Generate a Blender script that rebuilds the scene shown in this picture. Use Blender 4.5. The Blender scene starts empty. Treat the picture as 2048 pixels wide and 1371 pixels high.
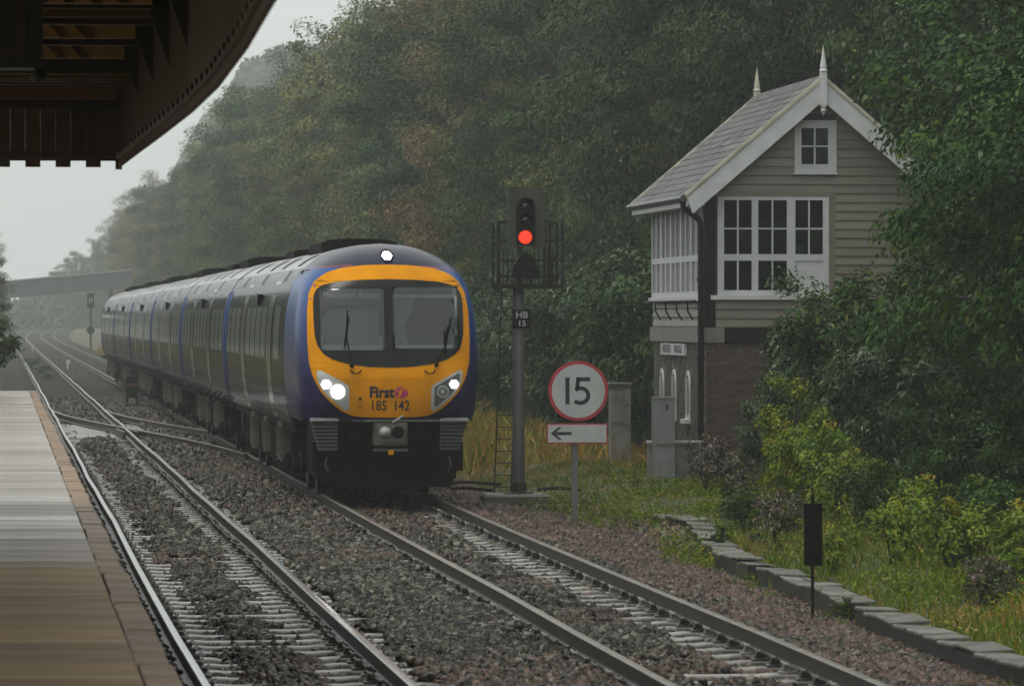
import bpy, math, random
import numpy as np
from mathutils import Vector, Matrix

# ------------------------------------------------------------------ camera, sky, sun, exposure
SC = bpy.context.scene
COL = SC.collection
F, H = 10200.0, 2.62                      # focal length in photo pixels (2048 wide), eye height above rail top
TH, PH = math.atan(1024.0 / F), math.atan(51.5 / F)
cd = bpy.data.cameras.new('camera')
cam = bpy.data.objects.new('camera', cd)
COL.objects.link(cam)
cam.location = (0, 0, H)
cam.rotation_euler = (math.pi / 2 - PH, 0, -TH)
cd.sensor_width = 36.0
cd.lens = F / 2048.0 * 36.0
cd.clip_start, cd.clip_end = 0.5, 6000
cd.dof.use_dof = True
cd.dof.focus_distance = 76
cd.dof.aperture_fstop = 8.0
SC.camera = cam

SUN_EL, SUN_AZ = math.radians(70), math.radians(240)
world = bpy.data.worlds.new('World')
SC.world = world
world.use_nodes = True
wn, wl = world.node_tree.nodes, world.node_tree.links
bg = wn['Background']
sky = wn.new('ShaderNodeTexSky')
sky.sky_type = 'NISHITA'
sky.sun_disc = False
sky.sun_elevation = SUN_EL
sky.sun_rotation = SUN_AZ
sky.dust_density = 6.0
sky.air_density = 1.0
sky.ozone_density = 1.0
hs = wn.new('ShaderNodeHueSaturation')
hs.inputs['Saturation'].default_value = 0.10
wl.new(sky.outputs[0], hs.inputs['Color'])
mixw = wn.new('ShaderNodeMix'); mixw.data_type = 'RGBA'
mixw.inputs[0].default_value = 0.75
wl.new(hs.outputs[0], mixw.inputs[6])
mixw.inputs[7].default_value = (9.3, 9.7, 9.45, 1)       # level cloud deck over the sky
wl.new(mixw.outputs[2], bg.inputs['Color'])
bg.inputs['Strength'].default_value = 0.095

sd = bpy.data.lights.new('sun', 'SUN')
sd.energy = 1.0
sd.angle = math.radians(20)
sd.color = (1.0, 0.95, 0.86)
sun = bpy.data.objects.new('sun', sd)
COL.objects.link(sun)
# light arrives from the left, a little behind the camera, high up
sun.rotation_euler = (math.radians(20), 0, math.radians(-60))

SC.view_settings.view_transform = 'Standard'
SC.view_settings.look = 'None'
SC.view_settings.exposure = 0.32
SC.view_settings.gamma = 1.0
SC.view_settings.use_curve_mapping = False
cy = SC.cycles
cy.max_bounces = 6
cy.diffuse_bounces = 3
cy.glossy_bounces = 3
cy.transmission_bounces = 4
cy.transparent_max_bounces = 8
cy.volume_bounces = 1
cy.use_denoising = True
try:
    cy.denoiser = 'OPENIMAGEDENOISE'
    cy.denoising_input_passes = 'RGB_ALBEDO_NORMAL'
except Exception:
    pass
cy.use_adaptive_sampling = False
cy.caustics_reflective = False
cy.caustics_refractive = False

# ------------------------------------------------------------------ measuring helpers
FW = Vector((math.sin(TH) * math.cos(PH), math.cos(TH) * math.cos(PH), -math.sin(PH)))
RT = Vector((math.cos(TH), -math.sin(TH), 0))
UP = Vector((math.sin(TH) * math.sin(PH), math.cos(TH) * math.sin(PH), math.cos(PH)))
CP = Vector((0, 0, H))


def at(px, py, d):
    """world point seen at photo pixel (px,py) at depth d"""
    return CP + (FW + RT * ((px - 1024) / F) + UP * ((685.5 - py) / F)) * d


def ground(px, py, z):
    v = FW + RT * ((px - 1024) / F) + UP * ((685.5 - py) / F)
    return CP + v * ((z - H) / v.z)


# ------------------------------------------------------------------ object helpers
def tag(o, label=None, cat=None, group=None, kind=None):
    if label: o['label'] = label
    if cat: o['category'] = cat
    if group: o['group'] = group
    if kind: o['kind'] = kind
    return o


def empty(name, loc=(0, 0, 0), rz=0.0):
    o = bpy.data.objects.new(name, None)
    o.empty_display_size = 0.2
    COL.objects.link(o)
    o.location = loc
    o.rotation_euler = (0, 0, rz)
    return o


def obj(name, me, parent=None, loc=None, rot=None):
    o = bpy.data.objects.new(name, me)
    COL.objects.link(o)
    if parent is not None: o.parent = parent
    if loc is not None: o.location = loc
    if rot is not None: o.rotation_euler = rot
    return o


def copy_tree(o, parent=None):
    c = o.copy()
    COL.objects.link(c)
    c.parent = parent
    for ch in o.children:
        copy_tree(ch, c)
    return c


def np_mesh(name, V, Fq, mat=None, smooth=False, attrs=None):
    """fast mesh from numpy arrays; Fq is (n,3) or (n,4)"""
    V = np.asarray(V, dtype=np.float32)
    Fq = np.asarray(Fq, dtype=np.int32)
    me = bpy.data.meshes.new(name)
    n, k = Fq.shape
    me.vertices.add(len(V))
    me.vertices.foreach_set('co', V.ravel())
    me.loops.add(n * k)
    me.loops.foreach_set('vertex_index', Fq.ravel())
    me.polygons.add(n)
    me.polygons.foreach_set('loop_start', np.arange(0, n * k, k, dtype=np.int32))
    me.polygons.foreach_set('loop_total', np.full(n, k, dtype=np.int32))
    if smooth:
        me.polygons.foreach_set('use_smooth', np.ones(n, dtype=bool))
    for an, av in (attrs or {}).items():
        a = me.attributes.new(an, 'FLOAT', 'POINT')
        a.data.foreach_set('value', np.asarray(av, dtype=np.float32))
    me.update(calc_edges=True)
    me.validate()
    if mat is not None: me.materials.append(mat)
    return me


class MB:
    """collects simple shapes, then links them as ONE mesh object"""
    def __init__(s):
        s.v, s.f, s.m = [], [], []
        s.cur = 0

    def add(s, vs, fs):
        b = len(s.v)
        s.v += [tuple(p) for p in vs]
        s.f += [tuple(b + i for i in f) for f in fs]
        s.m += [s.cur] * len(fs)
        return s

    def box(s, x0, x1, y0, y1, z0, z1, ch=0.0):
        if ch <= 0:
            vs = [(x, y, z) for z in (z0, z1) for y in (y0, y1) for x in (x0, x1)]
            fs = [(0, 2, 3, 1), (4, 5, 7, 6), (0, 1, 5, 4), (2, 6, 7, 3), (0, 4, 6, 2), (1, 3, 7, 5)]
            return s.add(vs, fs)
        # chamfered top edges
        vs = [(x, y, z0) for y in (y0, y1) for x in (x0, x1)]
        vs += [(x, y, z1 - ch) for y in (y0, y1) for x in (x0, x1)]
        vs += [(x, y, z1) for y in (y0 + ch, y1 - ch) for x in (x0 + ch, x1 - ch)]
        fs = [(0, 2, 3, 1), (0, 1, 5, 4), (2, 6, 7, 3), (0, 4, 6, 2), (1, 3, 7, 5),
              (4, 5, 9, 8), (6, 10, 11, 7), (4, 8, 10, 6), (5, 7, 11, 9), (8, 9, 11, 10)]
        return s.add(vs, fs)

    def prism(s, poly, axis, lo, hi):
        """poly: 2-D points; axis 'x' (y,z), 'y' (x,z) or 'z' (x,y)"""
        def p3(p, t):
            return {'x': (t, p[0], p[1]), 'y': (p[0], t, p[1]), 'z': (p[0], p[1], t)}[axis]
        n = len(poly)
        vs = [p3(p, lo) for p in poly] + [p3(p, hi) for p in poly]
        fs = [tuple(range(n))[::-1], tuple(range(n, 2 * n))]
        fs += [(i, (i + 1) % n, n + (i + 1) % n, n + i) for i in range(n)]
        return s.add(vs, fs)

    def tube(s, pts, r, n=8, cap=True):
        pts = [Vector(p) for p in pts]
        rs = r if isinstance(r, (list, tuple)) else [r] * len(pts)
        vs, fs = [], []
        for i, p in enumerate(pts):
            d = (pts[min(i + 1, len(pts) - 1)] - pts[max(i - 1, 0)])
            d = d.normalized() if d.length > 1e-9 else Vector((0, 0, 1))
            a = Vector((0, 0, 1)) if abs(d.z) < 0.9 else Vector((1, 0, 0))
            u = d.cross(a).normalized(); w = d.cross(u)
            for k in range(n):
                t = 2 * math.pi * k / n
                vs.append(p + (u * math.cos(t) + w * math.sin(t)) * rs[i])
        for i in range(len(pts) - 1):
            for k in range(n):
                a0, a1 = i * n + k, i * n + (k + 1) % n
                fs.append((a0, a1, a1 + n, a0 + n))
        if cap:
            fs.append(tuple(range(n))[::-1])
            fs.append(tuple(range((len(pts) - 1) * n, len(pts) * n)))
        return s.add(vs, fs)

    def lathe(s, prof, c=(0, 0, 0), n=12, axis='z'):
        vs, fs = [], []
        for (r, h) in prof:
            for k in range(n):
                t = 2 * math.pi * k / n
                a, b = r * math.cos(t), r * math.sin(t)
                if axis == 'z': vs.append((c[0] + a, c[1] + b, c[2] + h))
                elif axis == 'y': vs.append((c[0] + a, c[1] + h, c[2] + b))
                else: vs.append((c[0] + h, c[1] + a, c[2] + b))
        for i in range(len(prof) - 1):
            for k in range(n):
                a0, a1 = i * n + k, i * n + (k + 1) % n
                fs.append((a0, a1, a1 + n, a0 + n))
        fs.append(tuple(range(n))[::-1])
        fs.append(tuple(range((len(prof) - 1) * n, len(prof) * n)))
        return s.add(vs, fs)

    def grid(s, P):
        """P: rows of points"""
        r, c = len(P), len(P[0])
        vs = [p for row in P for p in row]
        fs = [(i * c + j, i * c + j + 1, (i + 1) * c + j + 1, (i + 1) * c + j) for i in range(r - 1) for j in range(c - 1)]
        return s.add(vs, fs)

    def mesh(s, name, mat, smooth=False):
        me = bpy.data.meshes.new(name)
        me.from_pydata(s.v, [], s.f)
        mats = mat if isinstance(mat, (list, tuple)) else [mat]
        for m in mats: me.materials.append(m)
        if len(mats) > 1: me.polygons.foreach_set('material_index', s.m)
        if smooth: me.polygons.foreach_set('use_smooth', [True] * len(me.polygons))
        me.update()
        return me

    def build(s, name, mat, parent=None, loc=None, rot=None, smooth=False, recalc=True):
        me = s.mesh(name, mat, smooth)
        if recalc:
            import bmesh
            bm = bmesh.new(); bm.from_mesh(me)
            bmesh.ops.recalc_face_normals(bm, faces=bm.faces)
            bm.to_mesh(me); bm.free()
        if smooth:
            try: me.set_sharp_from_angle(angle=math.radians(40))
            except Exception: pass
        return obj(name, me, parent, loc, rot)


def text_mesh(body, size, align='CENTER', depth=0.0, bold=0.0, squeeze=1.0):
    cu = bpy.data.curves.new('t', 'FONT')
    cu.body = body
    cu.size = size
    cu.align_x = align
    cu.align_y = 'CENTER'
    cu.extrude = depth
    cu.offset = bold
    cu.resolution_u = 4
    o = bpy.data.objects.new('t', cu)
    COL.objects.link(o)
    dg = bpy.context.evaluated_depsgraph_get()
    me = bpy.data.meshes.new_from_object(o.evaluated_get(dg))
    bpy.data.objects.remove(o)
    V = [(v.co.x * squeeze, v.co.y, v.co.z) for v in me.vertices]
    Fc = [tuple(p.vertices) for p in me.polygons]
    bpy.data.meshes.remove(me)
    return V, Fc


# ------------------------------------------------------------------ materials
MATS = {}


def pm(name, c1, c2=None, scale=4.0, rough=0.6, rough2=None, bump=0.0, bscale=None, metal=0.0, spec=0.5, coat=0.0,
       coat_rough=0.05, rnd=0.0, hue=0.0, dirt=None, dscale=0.7, damt=0.5, stretch=None, coord='Object', detail=5.0, bdist=0.02, rrnd=0.0):
    """procedural principled material: two-tone noise colour, dirt, bump, per-object value change"""
    if name in MATS: return MATS[name]
    m = bpy.data.materials.new(name)
    m.use_nodes = True
    N, L = m.node_tree.nodes, m.node_tree.links
    b = N['Principled BSDF']
    tc = N.new('ShaderNodeTexCoord')
    src = tc.outputs[coord]
    if stretch:
        mp = N.new('ShaderNodeMapping'); mp.inputs['Scale'].default_value = stretch
        L.new(src, mp.inputs[0]); src = mp.outputs[0]
    c2 = c2 or tuple(x * 0.75 for x in c1)
    nz = N.new('ShaderNodeTexNoise'); nz.inputs['Scale'].default_value = scale; nz.inputs['Detail'].default_value = detail
    L.new(src, nz.inputs['Vector'])
    rp = N.new('ShaderNodeValToRGB')
    rp.color_ramp.elements[0].position = 0.35; rp.color_ramp.elements[1].position = 0.65
    rp.color_ramp.elements[0].color = (*c1, 1); rp.color_ramp.elements[1].color = (*c2, 1)
    L.new(nz.outputs[0], rp.inputs[0])
    col = rp.outputs[0]
    if dirt:
        n2 = N.new('ShaderNodeTexNoise'); n2.inputs['Scale'].default_value = dscale; n2.inputs['Detail'].default_value = 6
        L.new(src, n2.inputs['Vector'])
        r2 = N.new('ShaderNodeMapRange'); r2.inputs[1].default_value = 0.45; r2.inputs[2].default_value = 0.7; r2.inputs[4].default_value = damt
        L.new(n2.outputs[0], r2.inputs[0])
        mx = N.new('ShaderNodeMix'); mx.data_type = 'RGBA'
        L.new(r2.outputs[0], mx.inputs[0]); L.new(col, mx.inputs[6]); mx.inputs[7].default_value = (*dirt, 1)
        col = mx.outputs[2]
    if rnd or hue:
        oi = N.new('ShaderNodeObjectInfo')
        h = N.new('ShaderNodeHueSaturation')
        mr = N.new('ShaderNodeMapRange'); mr.inputs[3].default_value = 1 - rnd; mr.inputs[4].default_value = 1 + rnd
        L.new(oi.outputs['Random'], mr.inputs[0]); L.new(mr.outputs[0], h.inputs['Value'])
        if hue:
            mh = N.new('ShaderNodeMapRange'); mh.inputs[3].default_value = 0.5 - hue; mh.inputs[4].default_value = 0.5 + hue
            mt = N.new('ShaderNodeMath'); mt.operation = 'FRACT'
            mm = N.new('ShaderNodeMath'); mm.operation = 'MULTIPLY'; mm.inputs[1].default_value = 7.31
            L.new(oi.outputs['Random'], mm.inputs[0]); L.new(mm.outputs[0], mt.inputs[0]); L.new(mt.outputs[0], mh.inputs[0])
            L.new(mh.outputs[0], h.inputs['Hue'])
        L.new(col, h.inputs['Color']); col = h.outputs[0]
    L.new(col, b.inputs['Base Color'])
    b.inputs['Roughness'].default_value = rough
    if rough2 is not None:
        nr = N.new('ShaderNodeTexNoise'); nr.inputs['Scale'].default_value = scale * 0.6; nr.inputs['Detail'].default_value = 4
        L.new(src, nr.inputs['Vector'])
        mr = N.new('ShaderNodeMapRange'); mr.inputs[1].default_value = 0.35; mr.inputs[2].default_value = 0.65
        mr.inputs[3].default_value = rough; mr.inputs[4].default_value = rough2
        L.new(nr.outputs[0], mr.inputs[0]); L.new(mr.outputs[0], b.inputs['Roughness'])
    if rrnd:
        oj = N.new('ShaderNodeObjectInfo')
        m3 = N.new('ShaderNodeMath'); m3.operation = 'MULTIPLY'; m3.inputs[1].default_value = 3.77
        m4 = N.new('ShaderNodeMath'); m4.operation = 'FRACT'
        m5 = N.new('ShaderNodeMath'); m5.operation = 'MULTIPLY_ADD'; m5.inputs[1].default_value = rrnd
        L.new(oj.outputs['Random'], m3.inputs[0]); L.new(m3.outputs[0], m4.inputs[0]); L.new(m4.outputs[0], m5.inputs[0])
        if rough2 is not None: L.new(mr.outputs[0], m5.inputs[2])
        else: m5.inputs[2].default_value = rough
        L.new(m5.outputs[0], b.inputs['Roughness'])
    b.inputs['Metallic'].default_value = metal
    b.inputs['Specular IOR Level'].default_value = spec
    b.inputs['Coat Weight'].default_value = coat
    b.inputs['Coat Roughness'].default_value = coat_rough
    if bump:
        nb = N.new('ShaderNodeTexNoise'); nb.inputs['Scale'].default_value = bscale or scale * 4; nb.inputs['Detail'].default_value = 4
        L.new(src, nb.inputs['Vector'])
        bp = N.new('ShaderNodeBump'); bp.inputs['Strength'].default_value = bump; bp.inputs['Distance'].default_value = bdist
        L.new(nb.outputs[0], bp.inputs['Height']); L.new(bp.outputs[0], b.inputs['Normal'])
    MATS[name] = m
    return m


def emat(name, col, strength):
    m = bpy.data.materials.new(name); m.use_nodes = True
    b = m.node_tree.nodes['Principled BSDF']
    b.inputs['Base Color'].default_value = (*[min(1, c) for c in col], 1)
    b.inputs['Emission Color'].default_value = (*col, 1)
    b.inputs['Emission Strength'].default_value = strength
    MATS[name] = m
    return m


def glassmat(name, tint=(0.55, 0.6, 0.6), rough=0.02, clear=0.6):
    """thin wet window glass: partly see-through, mirrors the sky by its Fresnel"""
    m = bpy.data.materials.new(name); m.use_nodes = True
    N, L = m.node_tree.nodes, m.node_tree.links
    out = N['Material Output']; N.remove(N['Principled BSDF'])
    tr = N.new('ShaderNodeBsdfTransparent'); tr.inputs[0].default_value = (*[t * clear for t in tint], 1)
    gl = N.new('ShaderNodeBsdfGlossy'); gl.inputs['Roughness'].default_value = rough; gl.inputs[0].default_value = (0.95, 0.97, 1, 1)
    fr = N.new('ShaderNodeFresnel'); fr.inputs[0].default_value = 1.7
    mx = N.new('ShaderNodeMixShader')
    L.new(fr.outputs[0], mx.inputs[0]); L.new(tr.outputs[0], mx.inputs[1]); L.new(gl.outputs[0], mx.inputs[2])
    L.new(mx.outputs[0], out.inputs[0])
    MATS[name] = m
    return m


def leafmat(name, stops, rough=0.38, spec=0.5, hue=0.02, val=0.2, trans=0.12):
    """leaf colour: ramp over a per-leaf / per-clump number stored on the mesh"""
    m = bpy.data.materials.new(name); m.use_nodes = True
    N, L = m.node_tree.nodes, m.node_tree.links
    b = N['Principled BSDF']
    a = N.new('ShaderNodeAttribute'); a.attribute_name = 'tone'
    rp = N.new('ShaderNodeValToRGB')
    el = rp.color_ramp.elements
    while len(el) < len(stops): el.new(0.5)
    for e, (p, c) in zip(el, stops):
        e.position = p; e.color = (*c, 1)
    L.new(a.outputs['Fac'], rp.inputs[0])
    oi = N.new('ShaderNodeObjectInfo')
    h = N.new('ShaderNodeHueSaturation')
    mh = N.new('ShaderNodeMapRange'); mh.inputs[3].default_value = 0.5 - hue; mh.inputs[4].default_value = 0.5 + hue
    L.new(oi.outputs['Random'], mh.inputs[0]); L.new(mh.outputs[0], h.inputs['Hue'])
    mt = N.new('ShaderNodeMath'); mt.operation = 'MULTIPLY'; mt.inputs[1].default_value = 5.77
    fr = N.new('ShaderNodeMath'); fr.operation = 'FRACT'
    mv = N.new('ShaderNodeMapRange'); mv.inputs[3].default_value = 1 - val; mv.inputs[4].default_value = 1 + val
    L.new(oi.outputs['Random'], mt.inputs[0]); L.new(mt.outputs[0], fr.inputs[0]); L.new(fr.outputs[0], mv.inputs[0])
    L.new(mv.outputs[0], h.inputs['Value'])
    L.new(rp.outputs[0], h.inputs['Color'])
    L.new(h.outputs[0], b.inputs['Base Color'])
    b.inputs['Roughness'].default_value = rough
    b.inputs['Specular IOR Level'].default_value = spec
    if trans:
        out = N['Material Output']
        tl = N.new('ShaderNodeBsdfTranslucent'); L.new(h.outputs[0], tl.inputs[0])
        ms = N.new('ShaderNodeMixShader'); ms.inputs[0].default_value = trans
        L.new(b.outputs[0], ms.inputs[1]); L.new(tl.outputs[0], ms.inputs[2]); L.new(ms.outputs[0], out.inputs[0])
    MATS[name] = m
    return m
# ------------------------------------------------------------------ terrain
rng = np.random.default_rng(7)
T1, T2 = 2.20, 5.53                       # track centre lines
G2 = 0.7525                               # half the rail spacing


def sst(a, b, x):
    t = np.clip((np.asarray(x, dtype=float) - a) / (b - a), 0, 1)
    return t * t * (3 - 2 * t)


def far_dx(Y): return 3.2 * np.clip((np.asarray(Y, dtype=float) - 560) / 240, 0, 2) ** 2
def far_dz(Y): return 0.9 * np.clip((np.asarray(Y, dtype=float) - 380) / 420, 0, 2) ** 2


def vnoise(X, Y, s, seed=0):
    """smooth value noise"""
    X = np.asarray(X, dtype=float) / s; Y = np.asarray(Y, dtype=float) / s
    xi, yi = np.floor(X).astype(int), np.floor(Y).astype(int)
    fx, fy = X - xi, Y - yi
    fx, fy = fx * fx * (3 - 2 * fx), fy * fy * (3 - 2 * fy)
    def h(a, b):
        n = (a * 374761393 + b * 668265263 + seed * 974711) & 0x7fffffff
        n = ((n ^ (n >> 13)) * 1274126177) & 0x7fffffff
        return ((n ^ (n >> 16)) & 0xffff) / 65535.0
    return (h(xi, yi) * (1 - fx) + h(xi + 1, yi) * fx) * (1 - fy) + (h(xi, yi + 1) * (1 - fx) + h(xi + 1, yi + 1) * fx) * fy


def gz(X, Y):
    X = np.asarray(X, dtype=float); Y = np.asarray(Y, dtype=float)
    Xs = X - far_dx(Y)
    z = np.full(np.broadcast(X, Y).shape, -0.42)
    z = z + 0.34 * sst(8.1, 10.2, Xs) * (0.45 + 0.55 * sst(40, 70, Y))
    z = z + 0.10 * (vnoise(X, Y, 1.7, 3) - 0.5) * sst(8.6, 10, Xs)
    up = np.clip(Xs - 13.5, 0, 60)
    z = z + 0.42 * up * sst(0, 4, up) * (0.9 + 0.2 * vnoise(X, Y, 22, 5))
    lf = np.clip(-5.5 - Xs, 0, 40)
    z = z + 0.22 * lf * sst(0, 5, lf)
    return z + far_dz(Y)


xs = np.concatenate([np.arange(-160, -10, 10), np.arange(-10, 7, 1.0), np.arange(7, 16, 0.4), np.arange(16, 40, 2), np.arange(40, 201, 10)])
ys = np.concatenate([np.arange(-60, 30, 6), np.arange(30, 130, 0.8), np.arange(130, 300, 4), np.arange(300, 1101, 20)])
GX, GY = np.meshgrid(xs, ys)
GZ = gz(GX, GY)
nx_, ny_ = len(xs), len(ys)
idx = np.arange(nx_ * ny_).reshape(ny_, nx_)
Fq = np.stack([idx[:-1, :-1], idx[:-1, 1:], idx[1:, 1:], idx[1:, :-1]], -1).reshape(-1, 4)
m_soil = pm('verge_soil', (0.055, 0.055, 0.028), (0.085, 0.07, 0.035), scale=1.3, rough=0.75, bump=0.6, bscale=9, dirt=(0.05, 0.075, 0.022), dscale=0.5, damt=0.8)
tag(obj('ground', np_mesh('ground', np.stack([GX, GY, GZ], -1).reshape(-1, 3), Fq, m_soil, True)), 'damp soil and low turf of the railway verge and wooded bank', None, None, 'structure')

# ballast bed: a sheet lying on the ground, shouldered at both edges
m_bed = pm('ballast_bed', (0.05, 0.046, 0.04), (0.02, 0.018, 0.017), scale=22, rough=0.9, spec=0.1, bump=1.0, bscale=26, dirt=(0.085, 0.055, 0.045), dscale=0.35, damt=0.6, bdist=0.05)
bx = np.array([-6.0, -2.0, 0.2, 1.0, 3.0, 4.5, 6.6, 7.4, 8.0, 8.35])
bz = np.array([-0.36, -0.34, -0.30, -0.255, -0.25, -0.25, -0.255, -0.28, -0.335, -0.38])
by = np.concatenate([np.arange(-40, 30, 10), np.arange(30, 140, 2.0), np.arange(140, 520, 20), np.arange(520, 1000, 10)])
BX, BY = np.meshgrid(bx, by)
BZ = np.tile(bz, (len(by), 1)) + far_dz(BY) + 0.03 * (vnoise(BX, BY, 2.3, 9) - 0.5)
BX = BX + far_dx(BY)
idx = np.arange(BX.size).reshape(BX.shape)
Fq = np.stack([idx[:-1, :-1], idx[:-1, 1:], idx[1:, 1:], idx[1:, :-1]], -1).reshape(-1, 4)
tag(obj('ballast_bed', np_mesh('ballast_bed', np.stack([BX, BY, BZ], -1).reshape(-1, 3), Fq, m_bed, True)), 'bed of crushed stone ballast under the two tracks', None, None, 'structure')

# far valley side closing the view
hx = np.arange(-150, 190, 6.0); hy = np.arange(805, 1081, 6.0)
HX, HY = np.meshgrid(hx, hy)
ridge = np.interp(HX, [-150, -40, 0, 20, 30, 36, 42, 52, 190], [3, 3, 3, 8, 20, 33, 45, 47.5, 47.5])
HZ = -1 + ridge * sst(800, 880, HY) + 4.5 * (vnoise(HX, HY, 9, 21) - 0.5) * sst(805, 850, HY)
idx = np.arange(HX.size).reshape(HX.shape)
Fq = np.stack([idx[:-1, :-1], idx[:-1, 1:], idx[1:, 1:], idx[1:, :-1]], -1).reshape(-1, 4)
m_hill = pm('far_hillside', (0.045, 0.06, 0.03), (0.07, 0.075, 0.04), scale=0.12, rough=0.9, bump=0.5, bscale=0.5)
tag(obj('hill', np_mesh('hill', np.stack([HX, HY, HZ], -1).reshape(-1, 3), Fq, m_hill, True)), 'misty wooded valley side closing the view', None, None, 'structure')

# ------------------------------------------------------------------ tracks
m_railside = pm('rail_rust', (0.028, 0.019, 0.013), (0.014, 0.011, 0.010), scale=6, rough=0.42, spec=0.4, bump=0.2)
m_railtop = pm('rail_polished_head', (0.42, 0.42, 0.41), (0.30, 0.29, 0.28), scale=3, rough=0.16, metal=1.0)
m_railtop2 = pm('rail_dull_head', (0.22, 0.19, 0.14), (0.12, 0.10, 0.08), scale=3, rough=0.34, metal=0.8)
m_sleeper = pm('wet_concrete_sleeper', (0.25, 0.245, 0.225), (0.175, 0.17, 0.155), scale=5, rough=0.25, rough2=0.5, bump=0.15, rnd=0.3, dirt=(0.075, 0.065, 0.055), dscale=2.4, damt=0.75)
m_timber = pm('grey_timber_bearer', (0.27, 0.26, 0.25), (0.17, 0.16, 0.15), scale=6, rough=0.3, stretch=(0.3, 3, 1), rnd=0.2, bump=0.2)
m_clip = pm('rail_fastening', (0.028, 0.024, 0.02), (0.06, 0.054, 0.047), scale=30, rough=0.45, rnd=0.25)
m_clip_pale = pm('rail_fastening_pale', (0.22, 0.21, 0.19), (0.12, 0.11, 0.10), scale=25, rough=0.5, rnd=0.2)

RP = [(-0.07, -0.159), (0.07, -0.159), (0.07, -0.149), (0.014, -0.132), (0.009, -0.045), (0.035, -0.034), (0.036, -0.010), (0.028, -0.001), (0, 0.0),
      (-0.028, -0.001), (-0.036, -0.010), (-0.035, -0.034), (-0.009, -0.045), (-0.014, -0.132), (-0.07, -0.149)]


def rail(name, pts, parent, head):
    """rail of real section along pts (x,y,z)"""
    vs, fs, ms = [], [], []
    n = len(RP)
    for i, p in enumerate(pts):
        a, b = pts[max(i - 1, 0)], pts[min(i + 1, len(pts) - 1)]
        dx, dy = b[0] - a[0], b[1] - a[1]
        l = math.hypot(dx, dy)
        nxx, nyy = dy / l, -dx / l
        for (u, w) in RP:
            vs.append((p[0] + nxx * u, p[1] + nyy * u, p[2] + w))
    for i in range(len(pts) - 1):
        for k in range(n):
            k2 = (k + 1) % n
            fs.append((i * n + k, i * n + k2, (i + 1) * n + k2, (i + 1) * n + k))
            ms.append(1 if k in (6, 7, 8, 9) else 0)
    fs.append(tuple(range(n))); ms.append(0)
    fs.append(tuple(range((len(pts) - 1) * n, len(pts) * n))[::-1]); ms.append(0)
    me = bpy.data.meshes.new(name)
    me.from_pydata(vs, [], fs)
    me.materials.append(m_railside); me.materials.append(head)
    me.polygons.foreach_set('material_index', ms)
    me.update()
    import bmesh
    bm = bmesh.new(); bm.from_mesh(me); bmesh.ops.recalc_face_normals(bm, faces=bm.faces); bm.to_mesh(me); bm.free()
    return obj(name, me, parent)


def track_pts(xc, y0, y1):
    Y = np.concatenate([np.arange(y0, min(y1, 480), 6.0), np.arange(480, y1, 8.0)])
    # faint line and level irregularities of real rail
    w = 0.012 * np.sin(Y * 0.19 + xc) + 0.008 * np.sin(Y * 0.47 + 2 * xc)
    return [(float(xc + far_dx(y) + ww), float(y), float(far_dz(y))) for y, ww in zip(Y, w)]


# sleeper: tapered section, waisted in the middle
def sleeper_mesh():
    st = [(-1.25, 0.0), (-0.50, 0.0), (-0.42, -0.007), (0.42, -0.007), (0.50, 0.0), (1.25, 0.0)]
    sec = [(-0.14, -0.2), (0.14, -0.2), (0.118, -0.012), (0.105, 0.0), (-0.105, 0.0), (-0.118, -0.012)]
    vs = [(x, y, z + (dz if z > -0.1 else 0)) for x, dz in st for y, z in sec]
    n = len(sec)
    fs = [(i * n + k, i * n + (k + 1) % n, (i + 1) * n + (k + 1) % n, (i + 1) * n + k) for i in range(len(st) - 1) for k in range(n)]
    fs += [tuple(range(n))[::-1], tuple(range((len(st) - 1) * n, len(st) * n))]
    b = MB(); b.add(vs, fs)
    return b


m_oldsl = pm('dull_far_sleeper', (0.09, 0.085, 0.078), (0.06, 0.056, 0.05), scale=3, rough=0.8, spec=0.15)
me_sleeper = sleeper_mesh().mesh('sleeper', m_sleeper)
cb = MB()                                              # one rail seat: iron chair with a spring clip each side of the rail
cb.box(-0.17, 0.17, -0.075, 0.075, 0.0, 0.022, 0.006)
for sgn in (-1, 1):
    cb.prism([(sgn * 0.068, 0.02), (sgn * 0.15, 0.02), (sgn * 0.135, 0.075), (sgn * 0.10, 0.088), (sgn * 0.072, 0.06)], 'y', -0.045, 0.045)
    cb.tube([(sgn * 0.055, -0.07, 0.04), (sgn * 0.13, -0.085, 0.075), (sgn * 0.15, 0.0, 0.095), (sgn * 0.13, 0.085, 0.075), (sgn * 0.055, 0.06, 0.04)], 0.014, 5)
cbo = cb.build('rail_fastening', m_clip)
me_clip = cbo.data
bpy.data.objects.remove(cbo)
me_clip2 = me_clip.copy(); me_clip2.materials[0] = m_clip_pale

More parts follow.
